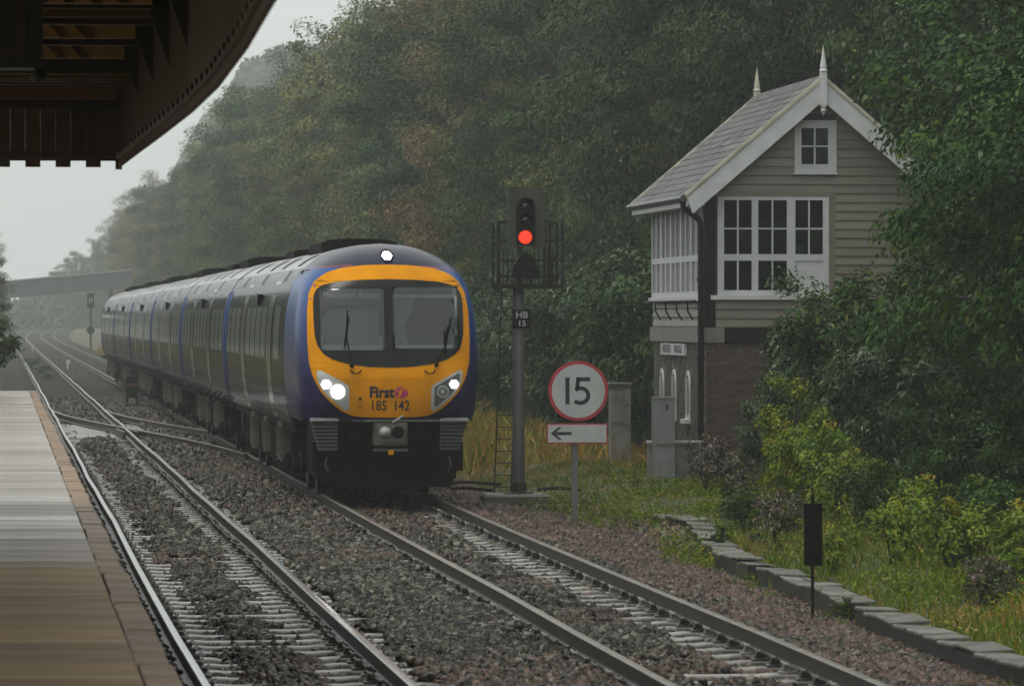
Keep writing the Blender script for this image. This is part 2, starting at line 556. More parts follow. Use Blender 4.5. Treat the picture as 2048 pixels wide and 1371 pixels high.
SLEEP = 0.762
Y0S, NS = 33.6, 132
tracks = []
for ti, (xc, lab, head) in enumerate(((T1, 'wet railway track beside the platform with bright rails', m_railtop), (T2, 'railway track the blue train stands on', m_railtop2))):
    t = tag(empty('railway_track', (xc, 60, -0.181)), lab, 'railway track')
    t['group'] = 'railway tracks'
    tracks.append(t)
    for sg in (-1, 1):
        pts = [(x - xc, y - 60, z + 0.181) for x, y, z in track_pts(xc + sg * G2, -6, 800)]
        rail('rail', pts, t, head)
    for i in range(NS):
        y = Y0S + i * SLEEP
        if ti == 0 and 118 < y < 134: continue        # long crossover timbers lie here
        s = obj('sleeper', me_sleeper, t, (random.Random(i * 7 + ti).uniform(-.02, .02), y - 60, 0), (0, 0, random.Random(i + ti * 99).uniform(-.012, .012)))
        if y < 105:
            for sg in (-1, 1):
                obj('rail_fastening', me_clip if (ti == 0 or (i * 13 + sg) % 3) else me_clip2, s, (sg * G2, 0, 0.0))
    # sleepers beyond, too far to pick apart
    V0 = np.array([v.co[:] for v in me_sleeper.vertices]); F0 = [tuple(p.vertices) for p in me_sleeper.polygons]
    b = MB()
    for i in range(330):
        y = Y0S + (NS + i) * SLEEP
        b.box(-1.25, 1.25, y - 60 - 0.12, y - 60 + 0.12, -0.2 + float(far_dz(y)), -0.045 + float(far_dz(y)))
    tag(b.build('distant_sleepers', m_oldsl, t, recalc=False), None, None, None, 'stuff')

# crossover from the platform track to the train's track
xo = tag(empty('crossover', (T1, 120, -0.181)), 'crossover of curved rails joining the platform track to the train track', 'railway track')
YA, YB = 147.0, 93.0


def xo_pts(off, a, b):
    out = []
    for k in range(41):
        y = a + (b - a) * k / 40
        u = (YA - y) / (YA - YB)
        u = u * u * (3 - 2 * u)
        out.append((T1 + (T2 - T1) * u + off - T1, y - 120, 0.181 + 0.002))
    return out


rail('rail', xo_pts(-G2, 145.5, 98), xo, m_railtop2)
rail('rail', xo_pts(G2, 145, 96), xo, m_railtop2)
for i in range(22):
    y = 118.3 + i * 0.72
    b = MB(); b.box(-1.35, 1.25 + i * 0.0 + max(0, 1.6 - abs(y - 126) * 0.05), -0.14, 0.14, -0.16, 0.004, 0.01)
    b.build('timber_bearer', m_timber, xo, (0, y - 120, 0))
b = MB()                                               # crossing nose and check rails
b.box(0.55, 0.62, -1.8, 1.8, 0.02, 0.17); b.box(0.86, 0.93, -1.6, 2.2, 0.02, 0.17)
b.build('check_rails', m_railside, xo, (0, -1, 0), (0, 0, 0.03))
b = MB(); b.box(-0.16, 0.16, -0.3, 0.3, 0, 0.19, 0.03); b.box(-0.06, 0.3, -0.05, 0.05, 0.19, 0.24)
tag(b.build('points_machine', pm('dark_grey_metal', (0.03, 0.03, 0.032), (0.05, 0.05, 0.05), scale=5, rough=0.45), None, (T1 - 1.28, 121, -0.2)), 'small dark points machine beside the platform rail', 'points machine')

# ------------------------------------------------------------------ ballast stones (uncountable)
def stones(X, Y, Z, size, tone, mat, name, label):
    n = len(X)
    c = np.array([(x, y, z) for z in (-1, 1) for y in (-1, 1) for x in (-1, 1)], dtype=np.float32)
    P = c[None] * (1 + rng.uniform(-.45, .25, (n, 8, 1))) + rng.uniform(-.22, .22, (n, 8, 3))
    P *= (size[:, None, None] * 0.5) * rng.uniform(0.65, 1.15, (n, 1, 3))
    a = rng.uniform(0, 2 * np.pi, n); t = rng.uniform(-0.9, 0.9, n); u = rng.uniform(-0.9, 0.9, n)
    ca, sa, ct, st, cu, su = np.cos(a), np.sin(a), np.cos(t), np.sin(t), np.cos(u), np.sin(u)
    x, y, z = P[..., 0], P[..., 1], P[..., 2]
    y, z = y * ct[:, None] - z * st[:, None], y * st[:, None] + z * ct[:, None]
    x, z = x * cu[:, None] - z * su[:, None], x * su[:, None] + z * cu[:, None]
    x, y = x * ca[:, None] - y * sa[:, None], x * sa[:, None] + y * ca[:, None]
    V = np.stack([x + X[:, None], y + Y[:, None], z + Z[:, None]], -1).reshape(-1, 3)
    f = np.array([(0, 2, 3, 1), (4, 5, 7, 6), (0, 1, 5, 4), (2, 6, 7, 3), (0, 4, 6, 2), (1, 3, 7, 5)])
    Fq = (f[None] + (np.arange(n) * 8)[:, None, None]).reshape(-1, 4)
    o = obj(name, np_mesh(name, V, Fq, mat, False, {'tone': np.repeat(tone, 8)}))
    return tag(o, label, 'ballast', None, 'stuff')


m_stone = leafmat('ballast_stone', [(0.0, (0.004, 0.004, 0.003)), (0.25, (0.018, 0.017, 0.011)), (0.5, (0.066, 0.063, 0.042)), (0.59, (0.17, 0.165, 0.125)), (0.62, (0.036, 0.022, 0.016)), (0.85, (0.080, 0.050, 0.038)), (1.0, (0.14, 0.095, 0.075))],
                  rough=0.32, spec=0.18, hue=0, val=0, trans=0)


def ballast_zone(n, y0, y1, smin, smax):
    X = rng.uniform(0.95, 9.3, n); Y = y0 + (y1 - y0) * rng.uniform(0, 1, n) ** 1.0
    base = np.interp(X, bx, bz)
    size = rng.uniform(smin, smax, n)
    cover = vnoise(X, Y, 1.1, 4) * 0.6 + vnoise(X, Y, 0.45, 8) * 0.4
    hb = np.full(n, -0.056)                             # height over the sleeper top
    d1, d2 = X - T1, X - T2
    wob = vnoise(Y, X, 0.9, 2)
    m1 = np.clip((0.24 + 0.32 * wob - np.abs(d1 + 0.1 * (vnoise(Y, X, 2.7, 12) - 0.5))) * 4, 0, 1)
    hb = np.where(m1 > 0, -0.056 + 0.070 * np.minimum(m1, np.clip((cover - 0.25) * 5, 0, 1)), hb)
    m2 = np.clip((0.12 + 0.4 * vnoise(Y, X, 1.5, 6) - d2) * 4, 0, 1) * np.clip((d2 + 0.68) * 6, 0, 1)
    hb = np.where(m2 > 0, -0.056 + 0.078 * np.minimum(m2, np.clip((cover - 0.26) * 5, 0, 1)), hb)
    out = ((d1 > 0.90 + 0.35 * wob) & (d2 < -1.02)) | ((d2 < -0.86) & (d2 > -1.1) & (cover > 0.46))
    hb = np.where(out, 0.005 + 0.02 * cover, hb)
    out2 = (d2 > 0.95 + 0.25 * wob)
    hb = np.where(out2, 0.01 - 0.10 * np.clip(X - 6.8, 0, 2), hb)
    outl = d1 < -0.98
    hb = np.where(outl & (cover > 0.5), 0.0, hb)
    Z = -0.181 + hb + rng.uniform(-0.02, 0.02, n) 
    Z = np.where(X > 7.2, np.maximum(np.maximum(base, gz(X, Y)) + 0.012, Z - 0.2 * (X - 7.2)), Z)
    # keep the exposed sleepers and the rails clear
    ph = np.abs(((Y - Y0S + SLEEP / 2) % SLEEP) - SLEEP / 2)
    onsl = (ph < 0.15) & ((np.abs(d1) < 1.27) | (np.abs(d2) < 1.27))
    keep = ~(onsl & (hb < -0.015))
    for d in (d1, d2):
        keep &= ~((np.abs(np.abs(d) - G2) < 0.11))
    keep &= ~((Y > 117.5) & (Y < 134.5) & (np.abs(d1) < 1.35) & (hb > -0.053))
    tb = np.abs(((Y - 118.3 + 0.36) % 0.72) - 0.36)
    keep &= ~((Y > 117.5) & (Y < 134.5) & (d1 > -1.4) & (d1 < 2.9) & (tb < 0.16))
    keep &= (X < 8.35) | ((Y > 55) & (Y < 80) & (rng.uniform(0, 1, n) < 0.55 * sst(9.4, 8.3, X)))
    X, Y, Z, size = X[keep], Y[keep], Z[keep], size[keep]
    pink = np.clip(0.10 + 0.75 * sst(6.4, 7.0, X) + 1.1 * (vnoise(X, Y, 3.1, 15) - 0.5) + 0.25 * sst(55, 75, Y) * (X > 4), 0, 0.85)
    isp = rng.uniform(0, 1, len(X)) < pink
    r = rng.uniform(0, 1, len(X))
    tone = np.where(isp, 0.62 + 0.38 * r, 0.6 * r ** 1.15)
    return X, Y, Z, size, tone


A = ballast_zone(82000, 35.0, 62, 0.036, 0.072)
B = ballast_zone(60000, 62, 100, 0.042, 0.085)
Cc = ballast_zone(24000, 100, 175, 0.07, 0.13)
stones(*[np.concatenate(q) for q in zip(A, B, Cc)], m_stone, 'ballast_stones', 'wet crushed stone ballast between and beside the rails')

# ------------------------------------------------------------------ platform
m_slab = pm('wet_platform_paving', (0.21, 0.175, 0.135), (0.135, 0.108, 0.084), scale=2.2, rough=0.13, rough2=0.34, rnd=0.25, bump=0.05, bscale=20, bdist=0.004, stretch=(0.5, 1.6, 1), dirt=(0.06, 0.05, 0.04), dscale=1.5, damt=0.5, rrnd=0.25)
m_slabdamp = pm('damp_platform_paving', (0.22, 0.165, 0.105), (0.14, 0.105, 0.07), scale=2.2, rough=0.24, rough2=0.42, rnd=0.2, rrnd=0.2, bump=0.05, bscale=20, bdist=0.004, stretch=(0.5, 1.6, 1), dirt=(0.06, 0.05, 0.04), dscale=1.5, damt=0.5)
m_slabdry = pm('dry_platform_paving', (0.27, 0.178, 0.082), (0.17, 0.112, 0.052), scale=2.2, rough=0.45, rough2=0.75, rnd=0.28, bump=0.05, bscale=20, bdist=0.004, stretch=(0.5, 1.6, 1), dirt=(0.07, 0.055, 0.04), dscale=1.5, damt=0.5, spec=0.3)
m_cope = pm('worn_brown_coping', (0.23, 0.145, 0.08), (0.15, 0.095, 0.055), scale=4, spec=0.3, rough=0.45, rough2=0.6, rnd=0.2, bump=0.2, bscale=25, bdist=0.004)
m_pwall = pm('platform_wall_brick', (0.035, 0.03, 0.027), (0.06, 0.05, 0.04), scale=3, rough=0.7, bump=0.3)
PE, PY1, PZ = 0.84, 118.6, 0.92
plat = tag(empty('platform', (0, 18, 0)), 'wet paved station platform with brown edge', None, None, 'structure')
b = MB(); b.box(-7, PE - 0.10, -30 - 18, PY1 - 18, -0.42, PZ - 0.09)
b.build('platform_wall', m_pwall, plat)
rr = random.Random(5)
slab = MB(); slab.box(-6.9, PE - 0.175, 0.008, 0.892, -0.085, 0, 0.008)
me_slab = slab.mesh('paving_slab', m_slab)
me_slabd = slab.mesh('paving_slab', m_slabdry)
me_slabm = slab.mesh('paving_slab', m_slabdamp)
cope = MB(); cope.box(PE - 0.169, PE, 0.003, 0.897, -0.085, 0, 0.012)
me_cope = cope.mesh('coping_stone', m_cope)
for i in range(126):
    y = 5.2 + i * 0.9
    obj('paving_slab', me_slab if y > 41 + rr.uniform(-5, 5) else (me_slabm if y > 34 + rr.uniform(-4, 4) else me_slabd), plat, (0, y - 18, PZ + rr.uniform(-.0018, .0018)), (rr.uniform(-.0022, .0022), rr.uniform(-.003, .003), 0))
    obj('coping_stone', me_cope, plat, (rr.uniform(-.012, .012), y - 18, PZ + 0.004 + rr.uniform(-.004, .004)), (rr.uniform(-.004, .004), 0, rr.uniform(-.004, .004)))

# ------------------------------------------------------------------ platform canopy
m_can = pm('dark_brown_painted_timber', (0.15, 0.068, 0.026), (0.095, 0.043, 0.017), scale=7, rough=0.5, stretch=(1, 1, 0.25), rnd=0.25, dirt=(0.02, 0.014, 0.01), dscale=2, damt=0.6)
m_iron = pm('black_ironwork', (0.012, 0.011, 0.010), (0.02, 0.018, 0.016), scale=8, rough=0.5)
m_board = pm('soffit_board', (0.20, 0.115, 0.05), (0.13, 0.075, 0.034), scale=5, rough=0.6, rnd=0.25, stretch=(0.4, 3, 1))
mg = bpy.data.materials.new('dirty_roof_glazing'); mg.use_nodes = True
N_, L_ = mg.node_tree.nodes, mg.node_tree.links
N_.remove(N_['Principled BSDF'])
tl = N_.new('ShaderNodeBsdfTranslucent')
nz = N_.new('ShaderNodeTexNoise'); nz.inputs['Scale'].default_value = 3
rp = N_.new('ShaderNodeValToRGB'); rp.color_ramp.elements[0].color = (0.20, 0.14, 0.06, 1); rp.color_ramp.elements[1].color = (0.36, 0.28, 0.14, 1)
L_.new(nz.outputs[0], rp.inputs[0]); L_.new(rp.outputs[0], tl.inputs[0]); L_.new(tl.outputs[0], N_['Material Output'].inputs[0])

CE = 46.3
can = tag(empty('platform_canopy', (0, CE, 4.0)), 'dark brown timber platform canopy with toothed valance boards', 'canopy')


def can_x(y): return float(np.interp(y, [-30, 10, 22.2, 25.9, 30.3, 34, 38.7, 43, 46.3], [0.95, 1.06, 1.165, 1.23, 1.27, 1.255, 1.19, 1.12, 1.07]))


for i in range(23):                                    # end valance, every second board longer
    x1 = 1.07 - (i - 1) * 0.136 - 0.026
    if i == 0: b = MB().box(1.04, 1.10, -0.026, -0.0015, -0.045, 0.52)
    else: b = MB().box(x1 - 0.1355, x1, -0.024 - 0.004 * (i % 2), 0, -0.025 if i % 2 == 0 else 0.032, 0.52)
    b.build('valance_board', m_can, can)
b = MB(); b.box(-2.1, 1.04, -0.055, -0.026, 0.06, 0.115); b.build('valance_rail', m_can, can)
b = MB(); b.box(-2.1, 1.085, -0.20, -0.03, 0.50, 0.974); b.build('end_beam', m_iron, can)
# side valance: boards with open joints, following the edge
b = MB(); yv = CE - 0.001
k = 0
while yv > -6:
    x = can_x(yv - 0.07)
    lo = -0.02 if k % 2 else 0.0
    b.add([(x, yv - CE, lo), (x, yv - 0.139 - CE, lo), (x + 0.024, yv - 0.139 - CE, lo), (x + 0.024, yv - CE, lo),
           (x, yv - CE, 0.972), (x, yv - 0.139 - CE, 0.972), (x + 0.024, yv - 0.139 - CE, 0.972), (x + 0.024, yv - CE, 0.972)],
          [(0, 1, 2, 3), (4, 7, 6, 5), (0, 4, 5, 1), (2, 6, 7, 3), (0, 3, 7, 4), (1, 5, 6, 2)])
    yv -= 0.14; k += 1
tag(b.build('side_valance', m_can, can), 'long dark brown board valance along the platform edge', None, None, None)
b = MB(); bb = MB()
seg = [46.2 - 0.7 * i for i in range(70)]
for a_, c_ in zip(seg[:-1], seg[1:]):
    xa, xc_ = can_x(a_) - 0.002, can_x(c_) - 0.002
    b.add([(xa - 0.03, a_ - CE, 0.05), (xc_ - 0.03, c_ - CE, 0.05), (xc_, c_ - CE, 0.05), (xa, a_ - CE, 0.05),
           (xa - 0.03, a_ - CE, 0.12), (xc_ - 0.03, c_ - CE, 0.12), (xc_, c_ - CE, 0.12), (xa, a_ - CE, 0.12)],
          [(0, 1, 2, 3), (4, 7, 6, 5), (0, 4, 5, 1), (2, 6, 7, 3), (0, 3, 7, 4), (1, 5, 6, 2)])
    bb.lathe([(0.022, 0), (0.022, -0.012), (0.012, -0.018)], (xa - 0.032, a_ - CE - 0.35, 0.085), 8, 'x')
b.build('valance_rail', m_can, can)
tag(bb.build('rail_bolts', m_iron, can), None, None, None, 'stuff')
# roof frame: transverse timbers stepping down towards the end, lattice ribs with slanting bars between
m_cream_d = pm('aged_cream_soffit', (0.62, 0.43, 0.17), (0.45, 0.30, 0.12), scale=4, rough=0.6, rnd=0.2)
for (ya, yb, d, kind) in ((-40, -22, 33.5, 'b'), (-20, 10, 36.0, 'p'), (8, 20, 36.6, 'd'), (19, 37, 37.4, 'b'), (36, 52, 38.0, 'd'), (51, 79, 39.0, 'p'), (77, 93, 39.8, 'd'), (91, 119, 41.0, 'p'),
                          (117, 150, 41.9, 'd'), (149, 161, 43.0, 'b'), (160, 165, 43.4, 'd'), (164, 173, 43.9, 'b'), (172, 178, 44.4, 'd'), (177, 200, 45.2, 'b')):
    z1, z0 = [H + (634 - q) * d / F - 4.0 for q in (ya, yb)]
    xr = can_x(d) - 0.06 - (0.10 if kind == 'p' else 0)
    o = MB().box(-4.2, xr, d - CE - 0.04, d - CE + 0.04, z0, z1).build({'p': 'lattice_panel', 'd': 'rafter', 'b': 'purlin'}[kind], {'p': m_cream_d, 'd': m_iron, 'b': m_board}[kind], can)
    if kind == 'p':
        for j in range(8):
            x0 = -0.4 + j * 0.19
            if x0 + 0.3 > xr: continue
            MB().prism([(x0, z1), (x0 + 0.07, z1), (x0 + 0.17, z0), (x0 + 0.10, z0)], 'y', d - CE - 0.065, d - CE - 0.042).build('lattice_bar', m_can, o)
for y in (42.0, 39.4, 36.8, 34.2, 29.0, 23.8, 18.6, 13.4, 8.2):
    MB().prism([(can_x(y) - 0.005, 0.42), (can_x(y) - 0.005, 0.95), (can_x(y) - 0.20, 0.95)], 'y', y - CE - 0.03, y - CE + 0.03).build('bracket', m_iron, can)
yv = CE
k = 0
bd = MB()
while yv > -6:                                         # close boarding, left open over the glazed bays
    bd.box(-4.3, can_x(yv) + 0.05, yv - 0.196 - CE, yv - CE, 0.975, 1.0)
    yv -= 0.2; k += 1
bd.build('roof_boarding', m_board, can, recalc=False)

# hanging sign case under the canopy
hd = tag(empty('hanging_display', (-0.35, 30.2, 4.03)), 'black hanging sign case under the canopy, cut by the picture corner', 'sign')
b = MB(); b.box(-0.75, 0.60, -0.14, 0.14, 0.05, 0.9, 0.01); b.build('case', m_iron, hd)
b = MB()
b.box(-0.70, 0.50, -0.165, -0.142, 0.13, 0.17); b.box(0.46, 0.50, -0.165, -0.142, 0.17, 0.86)
b.build('bezel', pm('brown_bezel', (0.06, 0.035, 0.02), rough=0.5), hd)
for x in (-0.5, 0.45):
    b = MB(); b.tube([(x, 0, 0.9), (x, 0, 1.0)], 0.015); b.build('hanger', m_iron, hd)
b = MB(); b.lathe([(0.045, 0), (0.05, 0.03), (0.03, 0.08)], (0.58, -0.10, -0.03), 10); b.build('fixing', m_iron, hd)
# ------------------------------------------------------------------ train
from mathutils import geometry as mgeo
import bmesh

OUT = [(1.20, 1.04), (1.265, 1.25), (1.315, 1.6), (1.336, 2.0), (1.325, 2.4), (1.29, 2.75), (1.215, 3.05), (1.10, 3.27), (0.93, 3.43), (0.70, 3.56), (0.40, 3.66), (0.0, 3.70)]
_t = np.linspace(0, 1, len(OUT)); _tt = np.linspace(0, 1, 45)


def _smooth(v):
    # Catmull-Rom through the outline points
    v = np.asarray(v); p = np.concatenate([[2 * v[0] - v[1]], v, [2 * v[-1] - v[-2]]])
    s = _tt * (len(v) - 1); i = np.minimum(s.astype(int), len(v) - 2); u = s - i
    p0, p1, p2, p3 = p[i], p[i + 1], p[i + 2], p[i + 3]
    return 0.5 * (2 * p1 + (p2 - p0) * u + (2 * p0 - 5 * p1 + 4 * p2 - p3) * u ** 2 + (3 * p1 - p0 - 3 * p2 + p3) * u ** 3)


OXs, OZs = _smooth([p[0] for p in OUT]), _smooth([p[1] for p in OUT])
OXs[-1] = 0
def side_x(z): return float(np.interp(z, OZs, OXs))
def roof_z(x): return float(np.interp(abs(x), OXs[::-1][:26], OZs[::-1][:26]))
FULL = [(-x, z) for x, z in zip(OXs, OZs)] + [(x, z) for x, z in zip(OXs[::-1][1:], OZs[::-1][1:])]   # left foot, over the roof, right foot

NC = (0.0, 2.25)
_ang, _rad = [], []
for k in range(720):
    a = -math.pi + 2 * math.pi * k / 720
    dx, dz = math.cos(a), math.sin(a)
    best = 9
    P = FULL + [FULL[0]]
    for (x0, z0), (x1, z1) in zip(P[:-1], P[1:]):
        ex, ez = x1 - x0, z1 - z0
        den = dx * ez - dz * ex
        if abs(den) < 1e-12: continue
        t = ((x0 - NC[0]) * ez - (z0 - NC[1]) * ex) / den
        u = ((x0 - NC[0]) * dz - (z0 - NC[1]) * dx) / den
        if t > 0 and -1e-6 <= u <= 1 + 1e-6: best = min(best, t)
    _ang.append(a); _rad.append(best)


def nose_R(a): return float(np.interp(a, _ang, _rad, period=2 * math.pi))


def nose_s(x, z):
    a = math.atan2(z - NC[1], x - NC[0])
    r = math.hypot(x - NC[0], z - NC[1])
    rho = min(1.0, r / nose_R(a)) if r > 1e-6 else 0
    sa = math.sin(a)
    L = 1.25 + (1.0 * sa * sa if sa > 0 else -1.05 * sa ** 4 * 1.0)
    n = 4.2
    return 0.24 * max(0, z - 1.75) ** 1.15 + 0.05 * max(0, 1.5 - z) + L * (1 - (1 - rho ** n) ** (1 / n))


YN = at(775, 700, 72.6).y
train = tag(empty('train', (T2, YN, 0)), 'blue multiple-unit train with orange-yellow cab front approaching on the right-hand track', 'train')

# livery
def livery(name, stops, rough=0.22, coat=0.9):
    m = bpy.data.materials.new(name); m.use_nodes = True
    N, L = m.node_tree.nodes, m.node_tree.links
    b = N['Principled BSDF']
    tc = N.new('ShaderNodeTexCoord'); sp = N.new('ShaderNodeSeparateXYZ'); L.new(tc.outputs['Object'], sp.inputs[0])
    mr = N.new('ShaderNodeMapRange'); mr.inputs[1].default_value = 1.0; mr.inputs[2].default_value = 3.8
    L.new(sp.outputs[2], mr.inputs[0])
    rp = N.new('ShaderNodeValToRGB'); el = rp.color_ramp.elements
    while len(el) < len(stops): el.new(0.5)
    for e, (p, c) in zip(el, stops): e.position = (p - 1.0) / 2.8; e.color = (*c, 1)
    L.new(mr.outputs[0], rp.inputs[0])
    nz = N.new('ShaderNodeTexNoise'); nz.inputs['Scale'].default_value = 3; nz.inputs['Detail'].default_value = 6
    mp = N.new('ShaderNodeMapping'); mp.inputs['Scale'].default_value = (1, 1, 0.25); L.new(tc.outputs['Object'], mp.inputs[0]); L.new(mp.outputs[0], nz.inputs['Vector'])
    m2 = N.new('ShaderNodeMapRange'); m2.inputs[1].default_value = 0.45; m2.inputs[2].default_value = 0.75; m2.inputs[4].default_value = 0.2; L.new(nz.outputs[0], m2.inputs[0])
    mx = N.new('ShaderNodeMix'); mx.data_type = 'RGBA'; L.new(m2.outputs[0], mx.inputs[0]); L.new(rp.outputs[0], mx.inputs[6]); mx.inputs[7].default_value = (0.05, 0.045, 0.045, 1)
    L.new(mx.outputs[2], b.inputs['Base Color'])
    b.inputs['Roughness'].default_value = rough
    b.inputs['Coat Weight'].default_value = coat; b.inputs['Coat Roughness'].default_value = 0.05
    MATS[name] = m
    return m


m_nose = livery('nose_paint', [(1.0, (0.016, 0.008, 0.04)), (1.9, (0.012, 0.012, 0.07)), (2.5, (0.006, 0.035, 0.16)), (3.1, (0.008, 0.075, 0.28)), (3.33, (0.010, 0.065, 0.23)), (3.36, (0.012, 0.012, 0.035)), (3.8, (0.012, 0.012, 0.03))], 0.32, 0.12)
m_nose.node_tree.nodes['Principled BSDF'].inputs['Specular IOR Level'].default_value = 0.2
m_side = livery('side_paint_sky_sheen', [(1.0, (0.05, 0.042, 0.06)), (1.4, (0.035, 0.026, 0.06)), (1.75, (0.014, 0.012, 0.05)), (2.2, (0.009, 0.015, 0.06)), (2.9, (0.010, 0.025, 0.10)), (3.25, (0.02, 0.08, 0.24)), (3.8, (0.03, 0.07, 0.16))], 0.18)  # brighter blue near the cantrail is the sky's reflection put into the paint
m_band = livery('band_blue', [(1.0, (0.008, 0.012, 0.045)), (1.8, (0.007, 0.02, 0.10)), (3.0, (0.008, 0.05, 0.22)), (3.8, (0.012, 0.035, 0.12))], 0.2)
for _m in (m_band,):
    _b = _m.node_tree.nodes['Principled BSDF']; _b.inputs['Coat Weight'].default_value = 0.1; _b.inputs['Roughness'].default_value = 0.55; _b.inputs['Specular IOR Level'].default_value = 0.1
m_yel = pm('orange_yellow_paint', (0.72, 0.285, 0.0), (0.66, 0.255, 0.0), scale=2, rough=0.45, spec=0.05, dirt=(0.42, 0.17, 0.012), dscale=2.4, damt=0.5)
m_blackgl = pm('black_screen_surround', (0.006, 0.007, 0.007), (0.009, 0.010, 0.010), scale=3, rough=0.2, spec=0.2)
m_gl = glassmat('cab_glass', (0.7, 0.76, 0.74), 0.03, 0.95)
m_win = pm('dark_window_glass', (0.012, 0.014, 0.016), (0.016, 0.018, 0.018), scale=1, rough=0.05, coat=0.5)
m_roof = pm('wet_grey_roof', (0.40, 0.41, 0.42), (0.30, 0.31, 0.32), scale=2.2, rough=0.25, rough2=0.4, coat=0.3, dirt=(0.17, 0.17, 0.17), dscale=1.2, damt=0.6, stretch=(1, 0.35, 1))
m_blk = pm('underframe_black', (0.004, 0.004, 0.0035), (0.009, 0.008, 0.007), scale=5, rough=0.6, spec=0.03)
m_khaki = pm('equipment_box_khaki', (0.11, 0.10, 0.078), (0.05, 0.045, 0.035), scale=3, rough=0.5, dirt=(0.03, 0.027, 0.022), dscale=3, damt=0.7, rnd=0.3)
m_rib = pm('grey_ribbed_panel', (0.10, 0.10, 0.10), (0.06, 0.06, 0.06), scale=6, rough=0.4)
m_riblip = pm('pale_grey_lip', (0.32, 0.33, 0.33), (0.22, 0.23, 0.23), scale=6, rough=0.4)
m_silver = pm('headlamp_bezel', (0.50, 0.51, 0.49), (0.40, 0.41, 0.39), scale=9, rough=0.25, coat=0.5)
m_lampin = pm('headlamp_inner', (0.13, 0.14, 0.13), (0.08, 0.085, 0.08), scale=9, rough=0.18, coat=0.6)
m_navy = pm('navy_lettering', (0.010, 0.009, 0.03), rough=0.4)
m_pink = pm('magenta_logo', (0.42, 0.03, 0.12), (0.38, 0.03, 0.11), rough=0.4)
m_red = pm('red_line', (0.42, 0.06, 0.05), (0.30, 0.05, 0.045), scale=6, rough=0.35)
m_lit = emat('lit_headlamp', (1.0, 1.0, 0.93), 9.0)
m_led = emat('lit_marker', (0.85, 0.9, 1.0), 6.0)
m_lens = pm('unlit_lens', (0.22, 0.24, 0.23), (0.13, 0.14, 0.14), scale=12, rough=0.08, coat=1.0)

# --- cab shell: height field over the cross-section, then straight back to the first bodyside
def wind_outline(grow=0.0):
    base = [(0, 3.165), (0.4, 3.155), (0.75, 3.125), (0.95, 3.08), (1.045, 3.0), (1.075, 2.86), (1.075, 2.6), (1.065, 2.36), (1.03, 2.22), (0.95, 2.10), (0.82, 2.02), (0.6, 1.955), (0.3, 1.915), (0, 1.905)]
    p = base + [(-x, z) for x, z in base[::-1][1:-1]]
    c = (0, 2.52)
    out = []
    for x, z in p:
        l = math.hypot(x - c[0], z - c[1]); k = 1 + grow / l
        out.append((c[0] + (x - c[0]) * k, c[1] + (z - c[1]) * k))
    return out


YEL = [(0, 3.375), (0.35, 3.365), (0.65, 3.33), (0.88, 3.26), (1.04, 3.14), (1.125, 2.97), (1.16, 2.7), (1.165, 2.3), (1.15, 1.98), (1.09, 1.75), (0.98, 1.55), (0.84, 1.40), (0.70, 1.285), (0.55, 1.215), (0.35, 1.195), (0, 1.19)]
YEL = YEL + [(-x, z) for x, z in YEL[::-1][1:-1]]


def resample(poly, n):
    P = [Vector((x, z)) for x, z in poly] + [Vector(poly[0])]
    L = [0]
    for a, b in zip(P[:-1], P[1:]): L.append(L[-1] + (b - a).length)
    return [(float(np.interp(L[-1] * k / n, L, [p.x for p in P])), float(np.interp(L[-1] * k / n, L, [p.y for p in P]))) for k in range(n)]


def inside(poly, x, z):
    c = False
    n = len(poly)
    for i in range(n):
        x0, z0 = poly[i]; x1, z1 = poly[(i + 1) % n]
        if (z0 > z) != (z1 > z) and x < (x1 - x0) * (z - z0) / (z1 - z0) + x0: c = not c
    return c


nose_in = wind_outline(-0.02)
na, nr = 180, 40
rows = []
for j in range(nr + 1):
    rho = 1 - (1 - j / nr) ** 1.9
    row = []
    for k in range(na):
        a = 2 * math.pi * k / na
        r = nose_R(a) * rho
        x, z = NC[0] + r * math.cos(a), NC[1] + r * math.sin(a)
        row.append((x, nose_s(x, z), z))
    rows.append(row)
rows.append([(x, 3.4, z) for x, y, z in rows[-1]])
vs = [p for r in rows for p in r]
fs = []
for j in range(len(rows) - 1):
    for k in range(na):
        q = (j * na + k, j * na + (k + 1) % na, (j + 1) * na + (k + 1) % na, (j + 1) * na + k)
        cx = sum(vs[i][0] for i in q) / 4; cz = sum(vs[i][2] for i in q) / 4
        if j < nr and inside(nose_in, cx, cz): continue
        if cz < 1.165 and min(vs[i][1] for i in q) < 1.6: continue
        fs.append(q)
b = MB(); b.add(vs, fs)
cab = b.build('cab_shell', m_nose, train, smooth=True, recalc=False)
tag(cab, 'rounded cab end in dark blue and purple paint')
bm = bmesh.new(); bm.from_mesh(cab.data); bmesh.ops.remove_doubles(bm, verts=bm.verts, dist=1e-5); bmesh.ops.recalc_face_normals(bm, faces=bm.faces); bm.to_mesh(cab.data); bm.free()


